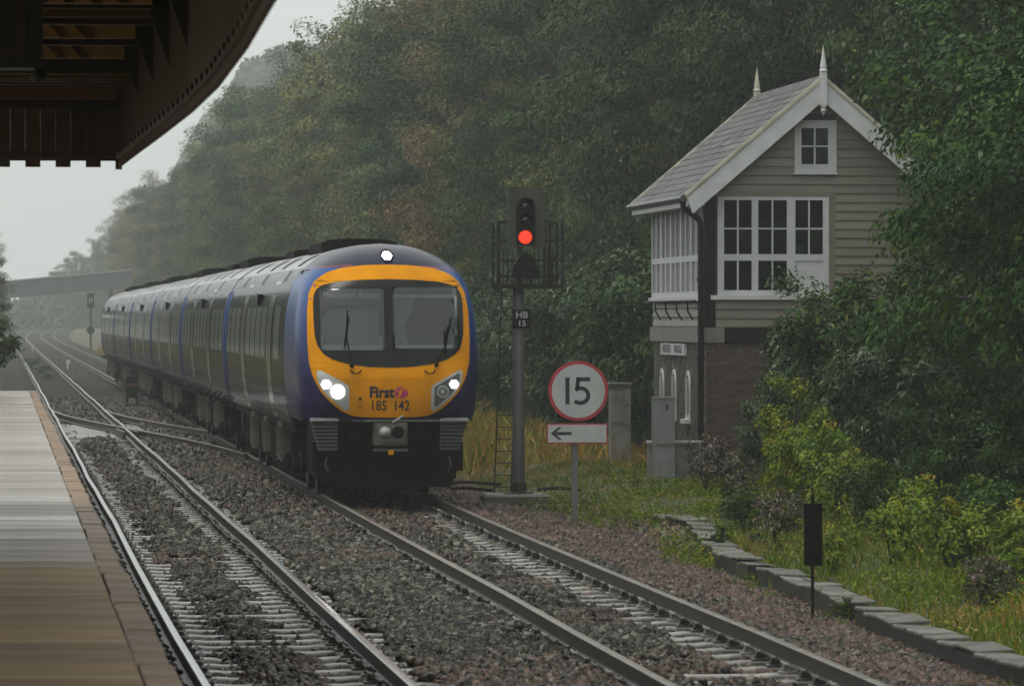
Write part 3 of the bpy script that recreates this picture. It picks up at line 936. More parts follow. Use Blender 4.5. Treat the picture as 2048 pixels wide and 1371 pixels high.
def conform(name, mat, polys, off, level=3, parent=cab, smooth=True, maxlen=0.09):
    """flat outline (with holes) laid on the cab's curved front, `off` metres proud"""
    flat = [Vector((x, z, 0)) for p in polys for x, z in p]
    tris = mgeo.tessellate_polygon([[Vector((x, z, 0)) for x, z in p] for p in polys])
    bm = bmesh.new()
    V = [bm.verts.new((v.x, 0, v.y)) for v in flat]
    for t in tris:
        try: bm.faces.new([V[i] for i in t])
        except ValueError: pass
    for _ in range(7):
        e = [e for e in bm.edges if e.calc_length() > maxlen]
        if not e: break
        bmesh.ops.subdivide_edges(bm, edges=e, cuts=1)
        bmesh.ops.triangulate(bm, faces=bm.faces)
    for v in bm.verts: v.co.y = nose_s(v.co.x, v.co.z) - off
    bmesh.ops.recalc_face_normals(bm, faces=bm.faces)
    if sum(f.normal.y for f in bm.faces) > 0: bmesh.ops.reverse_faces(bm, faces=bm.faces)
    me = bpy.data.meshes.new(name); bm.to_mesh(me); bm.free()
    me.materials.append(mat)
    if smooth: me.polygons.foreach_set('use_smooth', [True] * len(me.polygons))
    return obj(name, me, parent)


def rrect(x0, x1, z0, z1, r, n=4):
    out = []
    for cx, cz, a0 in ((x1 - r, z1 - r, 0), (x0 + r, z1 - r, 90), (x0 + r, z0 + r, 180), (x1 - r, z0 + r, 270)):
        for k in range(n + 1):
            a = math.radians(a0 + 90 * k / n)
            out.append((cx + r * math.cos(a), cz + r * math.sin(a)))
    return out


def circ(cx, cz, r, n=20): return [(cx + r * math.cos(2 * math.pi * k / n), cz + r * math.sin(2 * math.pi * k / n)) for k in range(n)]


conform('yellow_panel', m_yel, [resample(YEL, 90), resample(nose_in, 70)], 0.006)
paneL = rrect(-0.985, -0.075, 2.15, 3.03, 0.05)
paneR = rrect(0.055, 1.00, 2.17, 3.05, 0.05)
conform('windscreen_surround', m_blackgl, [resample(wind_outline(), 80), paneL, paneR], 0.013)
conform('windscreen', m_gl, [rrect(-0.99, -0.07, 2.145, 3.035, 0.05)], 0.010)
conform('windscreen', m_gl, [rrect(0.05, 1.005, 2.165, 3.055, 0.05)], 0.010)
conform('red_line', m_red, [[(-1.14, 3.29), (-0.95, 3.335), (-0.5, 3.36), (-0.5, 3.372), (-0.95, 3.347), (-1.13, 3.305)]], 0.011)
conform('red_line', m_red, [[(1.14, 3.25), (0.95, 3.30), (0.5, 3.345), (0.5, 3.357), (0.95, 3.312), (1.13, 3.265)]], 0.011)
# window frame bars seen round the right-hand pane
b = MB()
for (x0, x1, z0, z1) in ((0.045, 0.075, 2.16, 3.06), (0.985, 1.01, 2.16, 3.06), (0.06, 1.0, 3.04, 3.065), (0.06, 1.0, 2.15, 2.175)):
    y = nose_s((x0 + x1) / 2, (z0 + z1) / 2)
    pts = [(x0, z0), (x1, z0), (x1, z1), (x0, z1)]
    b.add([(x, nose_s(x, z) - 0.026, z) for x, z in pts] + [(x, nose_s(x, z) - 0.008, z) for x, z in pts], [(0, 1, 2, 3), (4, 7, 6, 5), (0, 4, 5, 1), (1, 5, 6, 2), (2, 6, 7, 3), (3, 7, 4, 0)])
b.build('window_frame', m_blk, cab)
# cab interior behind the glass
m_cabw = pm('cab_interior_grey', (0.20, 0.21, 0.20), (0.15, 0.16, 0.155), scale=3, rough=0.7)
m_cabp = pm('cab_pale_trim', (0.5, 0.54, 0.55), (0.4, 0.43, 0.44), scale=3, rough=0.5)
m_blind = pm('cab_blind', (0.20, 0.21, 0.20), (0.15, 0.16, 0.15), scale=2, rough=0.8)
b = MB(); b.box(-1.12, 1.12, 2.6, 2.65, 1.5, 3.3); b.build('cab_back_wall', pm('cab_dark', (0.035, 0.04, 0.038), rough=0.7), cab)
b = MB(); b.box(-1.1, 1.1, 0.42, 1.2, 1.9, 2.08); b.build('desk', m_cabw, cab)
b = MB()
for (x0, x1) in ((-0.97, -0.09), (0.08, 0.98)):
    b.box(x0, x1, 0.30, 0.36, 2.15, 2.225)
b.box(-0.97, -0.945, 0.32, 0.36, 2.22, 2.36); b.box(-0.125, -0.10, 0.32, 0.36, 2.22, 2.36)
b.box(0.09, 0.115, 0.32, 0.36, 2.22, 2.34); b.box(0.95, 0.975, 0.36, 0.40, 2.22, 2.92)
b.box(0.10, 0.96, 0.56, 0.60, 2.90, 2.945)
b.build('sill_trim', m_cabp, cab)
b = MB(); b.prism([(-0.96, 2.23), (-0.12, 2.23), (-0.12, 2.75), (-0.8, 2.75), (-0.93, 2.6)], 'y', 0.62, 0.64); b.build('sun_blind', m_blind, cab)
b = MB(); b.prism([(0.12, 2.23), (0.3, 2.23), (0.24, 2.5), (0.34, 2.7), (0.40, 2.92), (0.12, 2.92)], 'y', 0.64, 0.66); b.build('sun_blind', m_blind, cab)
b = MB(); b.box(-0.97, -0.09, 0.50, 0.56, 2.80, 2.86); b.box(-0.95, -0.10, 0.46, 0.54, 2.86, 3.01); b.build('destination_display', pm('display_face', (0.035, 0.042, 0.036), rough=0.4), cab)
V, Fc = text_mesh('Manchester Airport', 0.125, squeeze=0.80)
b = MB(); b.add([(v[0] - 0.525, 0.452, v[1] + 2.935) for v in V], Fc); b.build('destination_text', emat('display_letters', (0.55, 0.6, 0.42), 0.015), cab, recalc=False)
# wipers
for (p0, p1, p2) in (((-0.55, 1.93), (-0.62, 2.35), (-0.60, 2.72)), ((0.66, 1.94), (0.80, 2.2), (0.90, 2.62))):
    b = MB(); b.tube([(x, nose_s(x, z) - 0.04, z) for x, z in (p0, p1, p2)], 0.011, 6)
    b.tube([(p1[0] - 0.03, nose_s(*p1) - 0.035, p1[1] - 0.2), (p1[0] + 0.03, nose_s(*p1) - 0.02, p1[1] + 0.28), ], 0.016, 6)
    b.lathe([(0.03, 0), (0.03, -0.05), (0.015, -0.06)], (p0[0], nose_s(*p0), p0[1]), 8, 'y')
    b.build('wiper', m_blk, cab)
for x in (-0.5, 0.56):                                  # small brackets under the screen
    b = MB()
    y = nose_s(x, 1.84) - 0.01
    b.tube([(x - 0.07, y, 1.86), (x - 0.02, y - 0.04, 1.82), (x + 0.05, y - 0.04, 1.825), (x + 0.08, y, 1.87)], 0.010, 6)
    b.build('bracket', m_blk, cab)

# lamps
HL = [(-1.045, 1.80), (-1.035, 1.86), (-0.985, 1.865), (-0.62, 1.665), (-0.585, 1.62), (-0.585, 1.32), (-0.61, 1.285), (-0.65, 1.29), (-0.92, 1.52), (-1.02, 1.68)]
HLi = [(-1.0, 1.80), (-0.975, 1.82), (-0.645, 1.635), (-0.63, 1.60), (-0.63, 1.36), (-0.66, 1.345), (-0.9, 1.555), (-0.985, 1.69)]
for s in (-1, 1):
    o = conform('headlight', m_silver, [[(-s * x, z) for x, z in HL]], 0.014, parent=cab)
    # note: s=-1 is the picture's left lamp
    conform('headlight_inner', m_lampin if s == 1 else m_silver, [[(-s * x, z) for x, z in HLi]], 0.020, parent=cab)
    hexa = [(-s * (-0.915 + 0.07 * math.cos(math.radians(60 * k))), 1.665 + 0.066 * math.sin(math.radians(60 * k))) for k in range(6)]
    conform('marker_light', m_led, [hexa], 0.030, parent=cab)
    conform('headlamp_lens', m_lit if s == -1 else m_lens, [circ(-s * -0.752, 1.56, 0.098 if s == -1 else 0.085)], 0.027, parent=cab)
    if s == 1:
        conform('lens_ring', m_silver, [circ(0.752, 1.56, 0.088), circ(0.752, 1.56, 0.07)], 0.031, parent=cab)
        conform('bulb_reflector', m_silver, [circ(0.745, 1.565, 0.025, 10)], 0.033, parent=cab)
hexa = [(0.012 + 0.078 * math.cos(math.radians(60 * k)), 3.505 + 0.072 * math.sin(math.radians(60 * k))) for k in range(6)]
conform('top_lamp_rim', m_blk, [circ(0.012, 3.505, 0.10)], 0.012)
conform('top_lamp', m_led, [hexa], 0.022)


def on_nose(name, body, size, cx, cz, mat, bold=0.0, squeeze=1.0, off=0.012):
    V, Fc = text_mesh(body, size, bold=bold, squeeze=squeeze)
    b = MB()
    b.add([(cx + v[0], nose_s(cx + v[0], cz + v[1]) - off, cz + v[1]) for v in V], Fc)
    return b.build(name, mat, cab, recalc=False)


on_nose('operator_name', 'First', 0.215, -0.125, 1.545, m_navy, 0.008, 0.92)
on_nose('unit_number', '185', 0.20, -0.168, 1.355, m_navy, 0.002, 0.82)
on_nose('unit_number', '142', 0.20, 0.158, 1.355, m_navy, 0.002, 0.82)
conform('logo_disc', m_pink, [[(0.155 + 0.10 * math.cos(t), 1.548 + 0.083 * math.sin(t)) for t in [2 * math.pi * k / 28 for k in range(28)]]], 0.011)
# the pale f-shaped swash across the disc
conform('logo_swash', m_yel, [[(0.115, 1.470), (0.135, 1.463), (0.15, 1.52), (0.17, 1.575), (0.21, 1.60), (0.245, 1.60), (0.235, 1.617), (0.20, 1.62), (0.16, 1.605), (0.135, 1.565), (0.10, 1.575), (0.075, 1.558), (0.105, 1.557), (0.125, 1.545)]], 0.015)
conform('logo_swash', m_yel, [[(0.215, 1.572), (0.262, 1.566), (0.262, 1.576), (0.214, 1.583)]], 0.015)
b = MB(); y = nose_s(-0.43, 1.43); b.box(-0.45, -0.415, y - 0.02, y, 1.44, 1.475); b.box(-0.455, -0.41, y - 0.015, y, 1.345, 1.355); b.build('socket', m_blk, cab)

# --- below the cab: frame, ribbed panels, coupler, deflector, steps
uf = tag(MB().box(-1.0, 1.0, 0.75, 3.4, 0.32, 1.06).box(-0.95, 0.95, 0.45, 0.75, 0.62, 1.12).prism([(-0.92, 0.18), (0.92, 0.18), (1.02, 0.45), (0.98, 0.62), (-0.98, 0.62), (-1.02, 0.45)], 'y', 0.62, 0.72).build('front_frame', m_blk, train), 'dark frame and coupling gear under the cab')
for s in (-1, 1):
    b = MB()
    for i in range(8):
        z = 1.13 - i * 0.052
        xo, xi = 1.115 - i * 0.014, 0.735
        b.prism([(0.20, z - 0.030), (0.24, z), (0.40, z), (0.40, z - 0.030)], 'x', min(s * xi, s * xo), max(s * xi, s * xo))
        b.box(min(s * (xi + .01), s * (xo - .01)), max(s * (xi + .01), s * (xo - .01)), 0.30, 0.42, z - 0.055, z - 0.028)
    o = b.build('ribbed_panel', m_rib, uf)
    b = MB(); b.box(min(s * 0.725, s * 1.13), max(s * 0.725, s * 1.13), 0.17, 0.42, 1.14, 1.185, 0.006); b.build('panel_lip', m_riblip, uf)
b = MB(); b.box(-0.24, 0.235, -0.10, 0.55, 0.80, 1.12); b.build('coupler_head', m_khaki, uf)
b = MB(); b.box(-0.20, 0.20, -0.125, -0.10, 0.85, 1.09); b.build('coupler_face', pm('coupler_face_grey', (0.11, 0.11, 0.09), (0.06, 0.06, 0.05), scale=7, rough=0.5), uf)
b = MB(); b.lathe([(0.085, 0), (0.08, -0.06), (0.05, -0.11), (0.02, -0.13)], (-0.085, -0.125, 0.985), 14, 'y'); b.build('coupler_cone', m_riblip, uf, smooth=True)
b = MB(); b.lathe([(0.09, 0), (0.085, -0.03), (0.06, -0.035)], (0.10, -0.125, 0.985), 14, 'y'); b.build('coupler_cup', m_blk, uf)
b = MB(); b.box(-0.245, 0.245, -0.06, 0.12, 0.715, 0.755, 0.01); b.build('coupler_shelf', m_rib, uf)
b = MB(); b.box(-0.035, 0.04, -0.075, -0.062, 0.665, 0.735); b.build('yellow_tag', m_yel, uf)
b = MB(); b.tube([(0.02, -0.14, 1.13), (0.10, -0.05, 1.17), (0.19, 0.05, 1.22)], 0.014, 6); b.build('hose', m_riblip, uf)
for s in (-1, 1):
    b = MB(); b.box(s * 0.99 - 0.09, s * 0.99 + 0.09, 0.50, 0.80, 0.42, 0.84); b.box(s * 0.93 - 0.10, s * 0.93 + 0.06, 0.6, 0.9, 0.30, 0.46); b.build('step', m_blk, uf)
    b = MB(); b.tube([(s * 0.88, 0.45, 0.62), (s * 0.90, 0.42, 0.5), (s * 0.86, 0.42, 0.42)], 0.018, 6); b.build('brake_hose', m_rib, uf)
    b = MB(); b.lathe([(0.13, 0), (0.13, -0.10), (0.10, -0.12)], (s * 0.52, 0.45, 0.92), 12, 'y'); b.build('pipe_box', m_blk, uf)
b = MB(); b.prism([(-0.62, 0.14), (0.62, 0.14), (0.75, 0.34), (-0.75, 0.34)], 'y', 0.9, 1.0); b.build('deflector', m_blk, uf)


# --- carriages
def side_patch(y0, y1, z0, z1, off, s=-1, n=9):
    P = []
    for j in range(n):
        z = z0 + (z1 - z0) * j / (n - 1)
        x = side_x(z) + off
        P.append([(s * x, y0, z), (s * x, y1, z)])
    return P


def roof_patch(y0, y1, x0, x1, off, n=5):
    return [[(x0 + (x1 - x0) * j / (n - 1), y0, roof_z(x0 + (x1 - x0) * j / (n - 1)) + off), (x0 + (x1 - x0) * j / (n - 1), y1, roof_z(x0 + (x1 - x0) * j / (n - 1)) + off)] for j in range(n)]


CL, PITCH = 23.2, 23.5
jroof = int(np.argmin(np.abs(OZs - 3.34)))


def carriage_body(y0):
    b = MB()
    low = [p for p in FULL[:jroof + 1]]
    for half in (1, -1):
        pts = [(half * -x if half == -1 else x, z) for x, z in low]
        b.grid([[(x, y0, z), (x, CL, z)] for x, z in pts])
    n = len(FULL)
    b.add([(x, CL, z) for x, z in FULL], [tuple(range(n))])
    if y0 < 1: b.add([(x, y0, z) for x, z in FULL], [tuple(range(n))])
    b.add([(-1.2, y0, 1.04), (1.2, y0, 1.04), (1.2, CL, 1.04), (-1.2, CL, 1.04)], [(0, 1, 2, 3)])
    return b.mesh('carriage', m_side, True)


def roof_mesh(y0):
    b = MB()
    b.grid([[(x, y0, z), (x, CL, z)] for x, z in FULL[jroof:len(FULL) - jroof]])
    return b.mesh('roof', m_roof, True)


def pm_mesh(P, mat, name):
    b = MB(); b.grid(P)
    return b.mesh(name, mat, True)


DOORS = (7.0, 15.6)
WINS = [1.1, 2.95, 4.8, 8.75, 10.45, 12.15, 13.85, 17.6, 19.4, 21.2]
m_dred = pm('dull_red_door_edge', (0.20, 0.035, 0.035), (0.13, 0.03, 0.03), scale=6, rough=0.3, coat=0.8)
m_win2 = pm('tinted_side_glass', (0.008, 0.012, 0.035), (0.010, 0.015, 0.04), scale=1, rough=0.18, coat=0.9)
me_win = pm_mesh(side_patch(0, 1.45, 1.98, 2.78, 0.003), m_win2, 'window')
me_rband = pm_mesh(roof_patch(0, 0.5, -1.06, 1.06, 0.008, 15), m_blk, 'roof_end_band')
me_door = pm_mesh(side_patch(0, 1.3, 1.08, 3.18, 0.005), m_side, 'door')
me_dwin = pm_mesh(side_patch(0.12, 0.58, 1.9, 2.85, 0.007), m_win2, 'door_window')
eb = MB(); eb.grid(side_patch(-0.03, 0.03, 1.08, 3.30, 0.011))
me_edge = eb.mesh('door_edge', m_dred, True)
me_bandA = pm_mesh(side_patch(0.0, 0.8, 1.05, 3.34, 0.008), m_band, 'end_band')
ib = MB(); ib.box(-side_x(2.92) - 0.05, -side_x(2.92) + 0.03, -0.07, 0.07, 2.82, 3.0); me_ind = ib.mesh('indicator_lamp', m_blk)
vb = MB(); vb.grid(roof_patch(0, 0.8, -0.98, -0.68, 0.006)); me_vent = vb.mesh('roof_vent', m_blk)
vb = MB(); vb.grid(side_patch(0, 0.25, 3.16, 3.34, 0.012)); me_slot = vb.mesh('air_slot', m_blk)


def pod_mesh(L, w, h):
    pr = [(-w, 3.50), (-w, 3.70 + h * 0.55), (-w * 0.8, 3.70 + h * 0.85), (-w * 0.4, 3.70 + h), (w * 0.4, 3.70 + h), (w * 0.8, 3.70 + h * 0.85), (w, 3.70 + h * 0.55), (w, 3.50)]
    return MB().prism(pr, 'y', 0, L).mesh('roof_unit', m_blk)


me_pod, me_pod2 = pod_mesh(3.4, 0.58, 0.13), pod_mesh(2.6, 0.5, 0.09)
me_jnt = MB().box(-0.0, 0.02, 0, 0.1, 0, 0.1).mesh('x', m_blk)
whl = MB()
whl.lathe([(0.10, -0.09), (0.36, -0.075), (0.455, -0.07), (0.455, -0.045), (0.425, -0.04), (0.415, 0.07), (0.36, 0.075), (0.33, 0.03), (0.14, 0.02), (0.10, 0.08)], (0, 0, 0), 20, 'x')
me_wheel = whl.mesh('wheel', pm('wheel_steel', (0.05, 0.045, 0.04), (0.025, 0.022, 0.02), scale=8, rough=0.4, metal=0.5), True)
bog = MB()
for s in (-1, 1):
    bog.prism([(-1.75, 0.50), (-1.6, 0.66), (-0.7, 0.62), (-0.5, 0.46), (0.5, 0.46), (0.7, 0.62), (1.6, 0.66), (1.75, 0.50), (1.5, 0.34), (0.9, 0.40), (0.45, 0.28), (-0.45, 0.28), (-0.9, 0.40), (-1.5, 0.34)], 'x', s * 1.02 - 0.06, s * 1.02 + 0.06)
    for y in (-1.15, 1.15): bog.lathe([(0.13, 0), (0.13, s * 0.09), (0.07, s * 0.12)], (s * 1.07, y, 0.42), 10, 'x')
    bog.lathe([(0.16, 0), (0.16, 0.4)], (s * 0.98, 0, 0.55), 10, 'z')
bog.box(-1.0, 1.0, -0.3, 0.3, 0.4, 0.9)
for y in (-1.15, 1.15): bog.tube([(-0.8, y, 0.42), (0.8, y, 0.42)], 0.07, 8)
me_bogie = bog.mesh('bogie', m_blk)
EQ = [(6.3, 7.5, 1.20, 0.40, 'k'), (7.9, 10.2, 1.14, 0.30, 'b'), (10.5, 11.3, 1.22, 0.44, 'k'), (11.7, 14.4, 1.12, 0.34, 'b'), (14.7, 15.6, 1.21, 0.38, 'k'), (15.9, 16.9, 1.10, 0.5, 'b')]
eqm = []
for (a, c, w, z0, t) in EQ:
    b = MB(); b.box(-w, w, 0, c - a, z0, 1.0)
    b.box(-w - 0.025, -w, 0.08, c - a - 0.08, z0 + 0.06, 0.92)
    for k in range(3): b.box(-w - 0.04, -w - 0.025, (c - a) * (0.2 + 0.3 * k) - 0.03, (c - a) * (0.2 + 0.3 * k) + 0.03, z0 + 0.1, 0.95)
    eqm.append((a, b.mesh('equipment_box', m_khaki if t == 'k' else m_blk)))
body_m = carriage_body(0.0); roof_m = roof_mesh(0.0)
sb_ = MB(); sb_.box(-1.16, 1.16, 0.2, CL - 0.2, 0.90, 1.035)
for k in range(9):
    yy = 1.6 + k * 2.5
    sb_.tube([(-1.2, yy, 1.0), (-1.32, yy + 0.05, 1.02), (-1.33, yy + 0.9, 1.0), (-1.2, yy + 1.0, 0.98)], 0.03, 6)
me_sole = sb_.mesh('underframe', m_blk)
hb_ = MB()
for y in (0.0, 0.08): hb_.grid(side_patch(y, y + 0.02, 1.1, 3.3, 0.012))
nm = ['leading carriage behind the yellow cab', 'second carriage from the yellow cab', 'third carriage from the yellow cab', 'fourth carriage from the yellow cab', 'fifth carriage from the yellow cab', 'last carriage of the train']
for c in range(6):
    y0 = 3.4 if c == 0 else 0.0
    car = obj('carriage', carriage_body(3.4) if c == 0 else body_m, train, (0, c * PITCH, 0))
    car['label'] = nm[c]
    obj('roof', roof_mesh(3.4) if c == 0 else roof_m, car)
    if c: obj('underframe', me_sole, car)
    else: MB().box(-1.16, 1.16, 3.4, CL - 0.2, 0.90, 1.035).build('underframe', m_blk, car)
    for y in WINS:
        if y > y0 + 0.2: obj('window', me_win, car, (0, y, 0))
    for y in DOORS:
        obj('door', me_door, car, (0, y, 0)); obj('door_window', me_dwin, car, (0, y, 0)); obj('door_window', me_dwin, car, (0, y + 0.6, 0)); obj('door_edge', me_edge, car, (0, y - 0.03, 0)); obj('door_edge', me_edge, car, (0, y + 1.33, 0))
    if c > 0: obj('end_band', me_bandA, car, (0, 0, 0))
    obj('end_band', me_bandA, car, (0, CL - 0.8, 0)); obj('roof_end_band', me_rband, car, (0, CL - 0.5, 0))
    obj('indicator_lamp', me_ind, car, (0, 11.7, 0))
    for y in (5.2, 9.6, 13.2, 18.0): obj('roof_vent', me_vent, car, (0, y, 0))
    for y in (6.0, 12.6, 19.0): obj('air_slot', me_slot, car, (0, y, 0))
    obj('roof_unit', me_pod, car, (0, 6.2, 0)); obj('roof_unit', me_pod2, car, (0, 15.2, 0))
    for a, me in eqm: obj('equipment_box', me, car, (0, a, 0))
    for y in (4.75, 19.2):
        obj('bogie', me_bogie, car, (0, y, 0))
        for dy in (-1.15, 1.15):
            for s in (-1, 1): obj('wheel', me_wheel, car, (s * 0.76, y + dy, 0.418), (0, 0, 0 if s < 0 else math.pi))
    if c < 5:
        b = MB(); b.box(-1.05, 1.05, CL - 0.01, CL + 0.31, 1.1, 3.27); b.build('gangway_bellows', m_blk, car)
# cab side: door line and coloured flash behind the yellow
b = MB(); b.grid(side_patch(3.45, 3.52, 1.1, 3.3, 0.012)); b.build('cab_seam', m_blk, cab)
fl = [(-1.0, 0)]
# ------------------------------------------------------------------ signal box
SBD = 84.0
SS = F / SBD
c0 = at(1412, 634, SBD)
sbx = tag(empty('signal_box', (c0.x, c0.y, 0)), 'railway signal box, brick below, beige weatherboard and white windows above', 'signal box')
def U(px): return (px - 1412) / SS
def Zp(py): return H + (634 - py) / SS
WB, LB = 3.8, 6.7
m_mort = pm('old_mortar', (0.24, 0.215, 0.175), (0.14, 0.125, 0.10), scale=8, rough=0.8)
m_brick = pm('dark_brown_brick', (0.085, 0.047, 0.032), (0.05, 0.031, 0.024), scale=9, rough=0.6, rnd=0.4, hue=0.015, bump=0.2, dirt=(0.075, 0.028, 0.02), dscale=1.2, damt=0.7)
m_brick2 = pm('sooty_grey_brick', (0.085, 0.066, 0.052), (0.055, 0.043, 0.035), scale=2.2, rough=0.6, bump=0.2, dirt=(0.045, 0.038, 0.034), dscale=2.6, damt=0.8)
m_stoneb = pm('grey_stone_band', (0.19, 0.185, 0.175), (0.14, 0.135, 0.13), scale=4, rough=0.6, bump=0.2)
m_wb = pm('beige_weatherboard', (0.20, 0.183, 0.145), (0.172, 0.158, 0.126), scale=3, rough=0.42, rnd=0.10, stretch=(0.3, 1, 3), dirt=(0.12, 0.11, 0.085), dscale=1.5, damt=0.4)
m_white = pm('white_window_paint', (0.58, 0.59, 0.60), (0.51, 0.52, 0.53), scale=4, rough=0.4, dirt=(0.42, 0.42, 0.38), dscale=2.5, damt=0.4)
m_cream = pm('cream_paint', (0.52, 0.50, 0.40), (0.44, 0.42, 0.33), scale=5, rough=0.5, dirt=(0.22, 0.21, 0.12), dscale=4, damt=0.6)
m_black = pm('black_paint', (0.005, 0.005, 0.005), (0.010, 0.010, 0.009), scale=6, rough=0.45, spec=0.08)
m_slate = pm('wet_slate', (0.06, 0.06, 0.062), (0.032, 0.032, 0.035), scale=6, spec=0.35, rough=0.36, rough2=0.55, rnd=0.6, hue=0.01, dirt=(0.10, 0.10, 0.065), dscale=3, damt=0.5)
m_sglass = glassmat('signal_box_glass', (0.62, 0.70, 0.66), 0.02, 0.75)
m_room = pm('room_wall', (0.05, 0.055, 0.05), (0.04, 0.043, 0.04), scale=2, rough=0.7)

base = MB().box(0, WB, 0, LB, -0.4, 2.2).build('brick_base', m_mort, sbx)
bl, bh = 0.225, 0.076
me_br = MB().box(0.005, bl - 0.006, -0.009, 0.03, 0.004, bh - 0.006).mesh('brick', m_brick)
me_brh = MB().box(0.005, bl / 2 - 0.006, -0.009, 0.03, 0.004, bh - 0.006).mesh('brick', m_brick)
rest = MB(); n_br = 0
for r in range(31):
    z = -0.155 + r * bh
    u = 0.0
    if r % 2:
        obj('brick', me_brh, base, (u, 0, z)); u += bl / 2; n_br += 1
    while u + bl < WB:
        if u < 1.75 and n_br < 290:
            obj('brick', me_br, base, (u, random.Random(n_br).uniform(-.003, .002), z)); n_br += 1
        else:
            rest.box(u + 0.005, u + bl - 0.006, -0.009, 0.03, z + 0.004, z + bh - 0.006)
        u += bl
tag(rest.build('gable_bricks', m_brick, base, recalc=False), None, None, None, 'stuff')
AW = [(2.1, 0.42), (3.9, 0.42), (5.5, 0.42)]             # arched lower windows: centre along the wall, width
rest = MB()
for r in range(31):
    z = -0.155 + r * bh
    v = 0.0 if r % 2 else -bl / 2 + 0.003
    while v + bl < LB:
        mid = v + bl / 2
        if v >= -0.01 and not any(abs(mid - w) < ww / 2 + 0.16 and 0.82 < z < 1.78 for w, ww in AW):
            rest.box(-0.009 - 0.003 * ((r * 7 + int(v * 9)) % 3), 0.03, v + 0.005, v + bl - 0.006, z + 0.004, z + bh - 0.006)
        v += bl
tag(rest.build('trackside_bricks', m_brick2, base, recalc=False), None, None, None, 'stuff')


def arch(w, z0, z1, n=8):
    pts = [(-w / 2, z0), (w / 2, z0)]
    for k in range(n + 1):
        a = math.pi * k / n
        pts.append((w / 2 * math.cos(a), z1 - w / 2 + w / 2 * 1.25 * math.sin(a)))
    return pts


for v, w in AW:
    b = MB(); b.prism([(v + x, z) for x, z in arch(w + 0.26, 0.84, 1.76)], 'x', -0.006, 0.03); b.build('brick_arch', m_brick2, base)
    f = MB().prism([(v + x, z) for x, z in arch(w + 0.1, 0.90, 1.66)], 'x', -0.03, 0.0).build('arched_window', m_white, base)
    b = MB(); b.prism([(v + x, z) for x, z in arch(w - 0.06, 0.98, 1.60)], 'x', -0.034, -0.028); b.build('pane', m_win, base)
    b = MB(); b.box(-0.05, -0.03, v - 0.02, v + 0.02, 0.98, 1.6); b.box(-0.11, 0.0, v - w / 2 - 0.1, v + w / 2 + 0.1, 0.83, 0.90); b.build('window_bar', m_white, base)
b = MB(); b.box(-0.07, 0.30, -0.045, LB + 0.05, 2.2, Zp(655)); b.build('stone_band', m_stoneb, sbx)
b = MB(); b.box(0.302, WB + 0.05, -0.05, 0.25, 2.19, Zp(655) - 0.002); b.build('gable_band', m_black, sbx)  # black band across the gable, level with the stone band
# upper walls round the window openings
ZF = Zp(655)
core = MB()
w0, w1, wz0, wz1 = U(1435), U(1660), Zp(590), Zp(393)
core.box(0.0, WB, 0.02, 0.10, ZF, wz0)
core.box(w1, WB, 0.02, 0.10, wz0, 4.75)
core.box(0.0, w0, 0.02, 0.10, wz0, 4.75)
core.box(w0, w1, 0.02, 0.10, wz1, 4.75)
core.prism([(-0.0, 4.75), (WB, 4.75), (WB / 2, 4.75 + 0.86 * WB / 2)], 'y', 0.02, 0.10)
core.box(WB - 0.1, WB, 0.1, LB, ZF, 4.75)
core.box(0, WB - 0.1, LB - 0.1, LB, ZF, 4.75)
core.box(0.0, 0.08, 0.1, LB - 0.1, ZF, Zp(594)); core.box(0.0, 0.08, 0.1, LB - 0.1, 4.52, 4.75)
core.build('wall', m_room, sbx)
MB().box(0.08, WB - 0.1, 0.1, LB - 0.1, ZF, ZF + 0.05).build('floor', m_room, sbx)
MB().box(0.0, WB, 0.1, LB - 0.1, 4.76, 4.80).build('ceiling', m_room, sbx)
# weatherboards one by one
gw0, gw1, gz0, gz1 = U(1590), U(1675), Zp(345), Zp(240)
APEX_Z, SL = 6.56, 0.86
BH = 0.147
k = 0
z = ZF
while z < APEX_Z - 0.35:
    hi = z + BH
    lo_u, hi_u = 0.155, WB
    if hi > 4.7:
        half = (APEX_Z - 0.12 - (z + BH * 0.5)) / SL
        lo_u, hi_u = max(0.155 if hi < 4.85 else 0.0, WB / 2 - half), min(WB, WB / 2 + half)
    spans = [(lo_u, hi_u)]
    for (a, c, d, e) in ((w0 - 0.06, w1 + 0.10, wz0 - 0.03, wz1 + 0.03), (gw0, gw1, gz0, gz1)):
        if z < e - 0.02 and hi > d + 0.02:
            spans = [q for s0, s1 in spans for q in ((s0, min(s1, a)), (max(s0, c), s1)) if q[1] - q[0] > 0.05]
    for s0, s1 in spans:
        MB().prism([(0.018, z), (-0.030, z + 0.006), (-0.030, z + 0.03), (-0.012, z + BH - 0.004), (-0.004, hi + 0.006), (0.018, hi + 0.006)], 'x', s0, s1 - 0.003).build('weatherboard', m_wb, sbx)
    z = hi; k += 1
z = ZF
for k in range(3):                                       # boards under the track-side windows
    hi = z + (Zp(598) - ZF) / 3
    MB().prism([(0.018, z), (-0.030, z + 0.006), (-0.030, z + 0.03), (-0.006, hi), (0.018, hi)], 'y', 0.0, LB).build('weatherboard', m_wb, sbx)
    z = hi
MB().box(-0.035, 0.15, -0.04, 0.10, ZF, 4.74).build('corner_post', m_black, sbx)
MB().box(w1 + 0.005, w1 + 0.10, -0.032, 0.02, wz0 - 0.02, wz1 + 0.05).build('window_architrave', m_wb, sbx)
MB().box(w0 - 0.06, w1 + 0.10, -0.034, 0.02, wz1 + 0.003, wz1 + 0.075).build('window_head', m_wb, sbx)


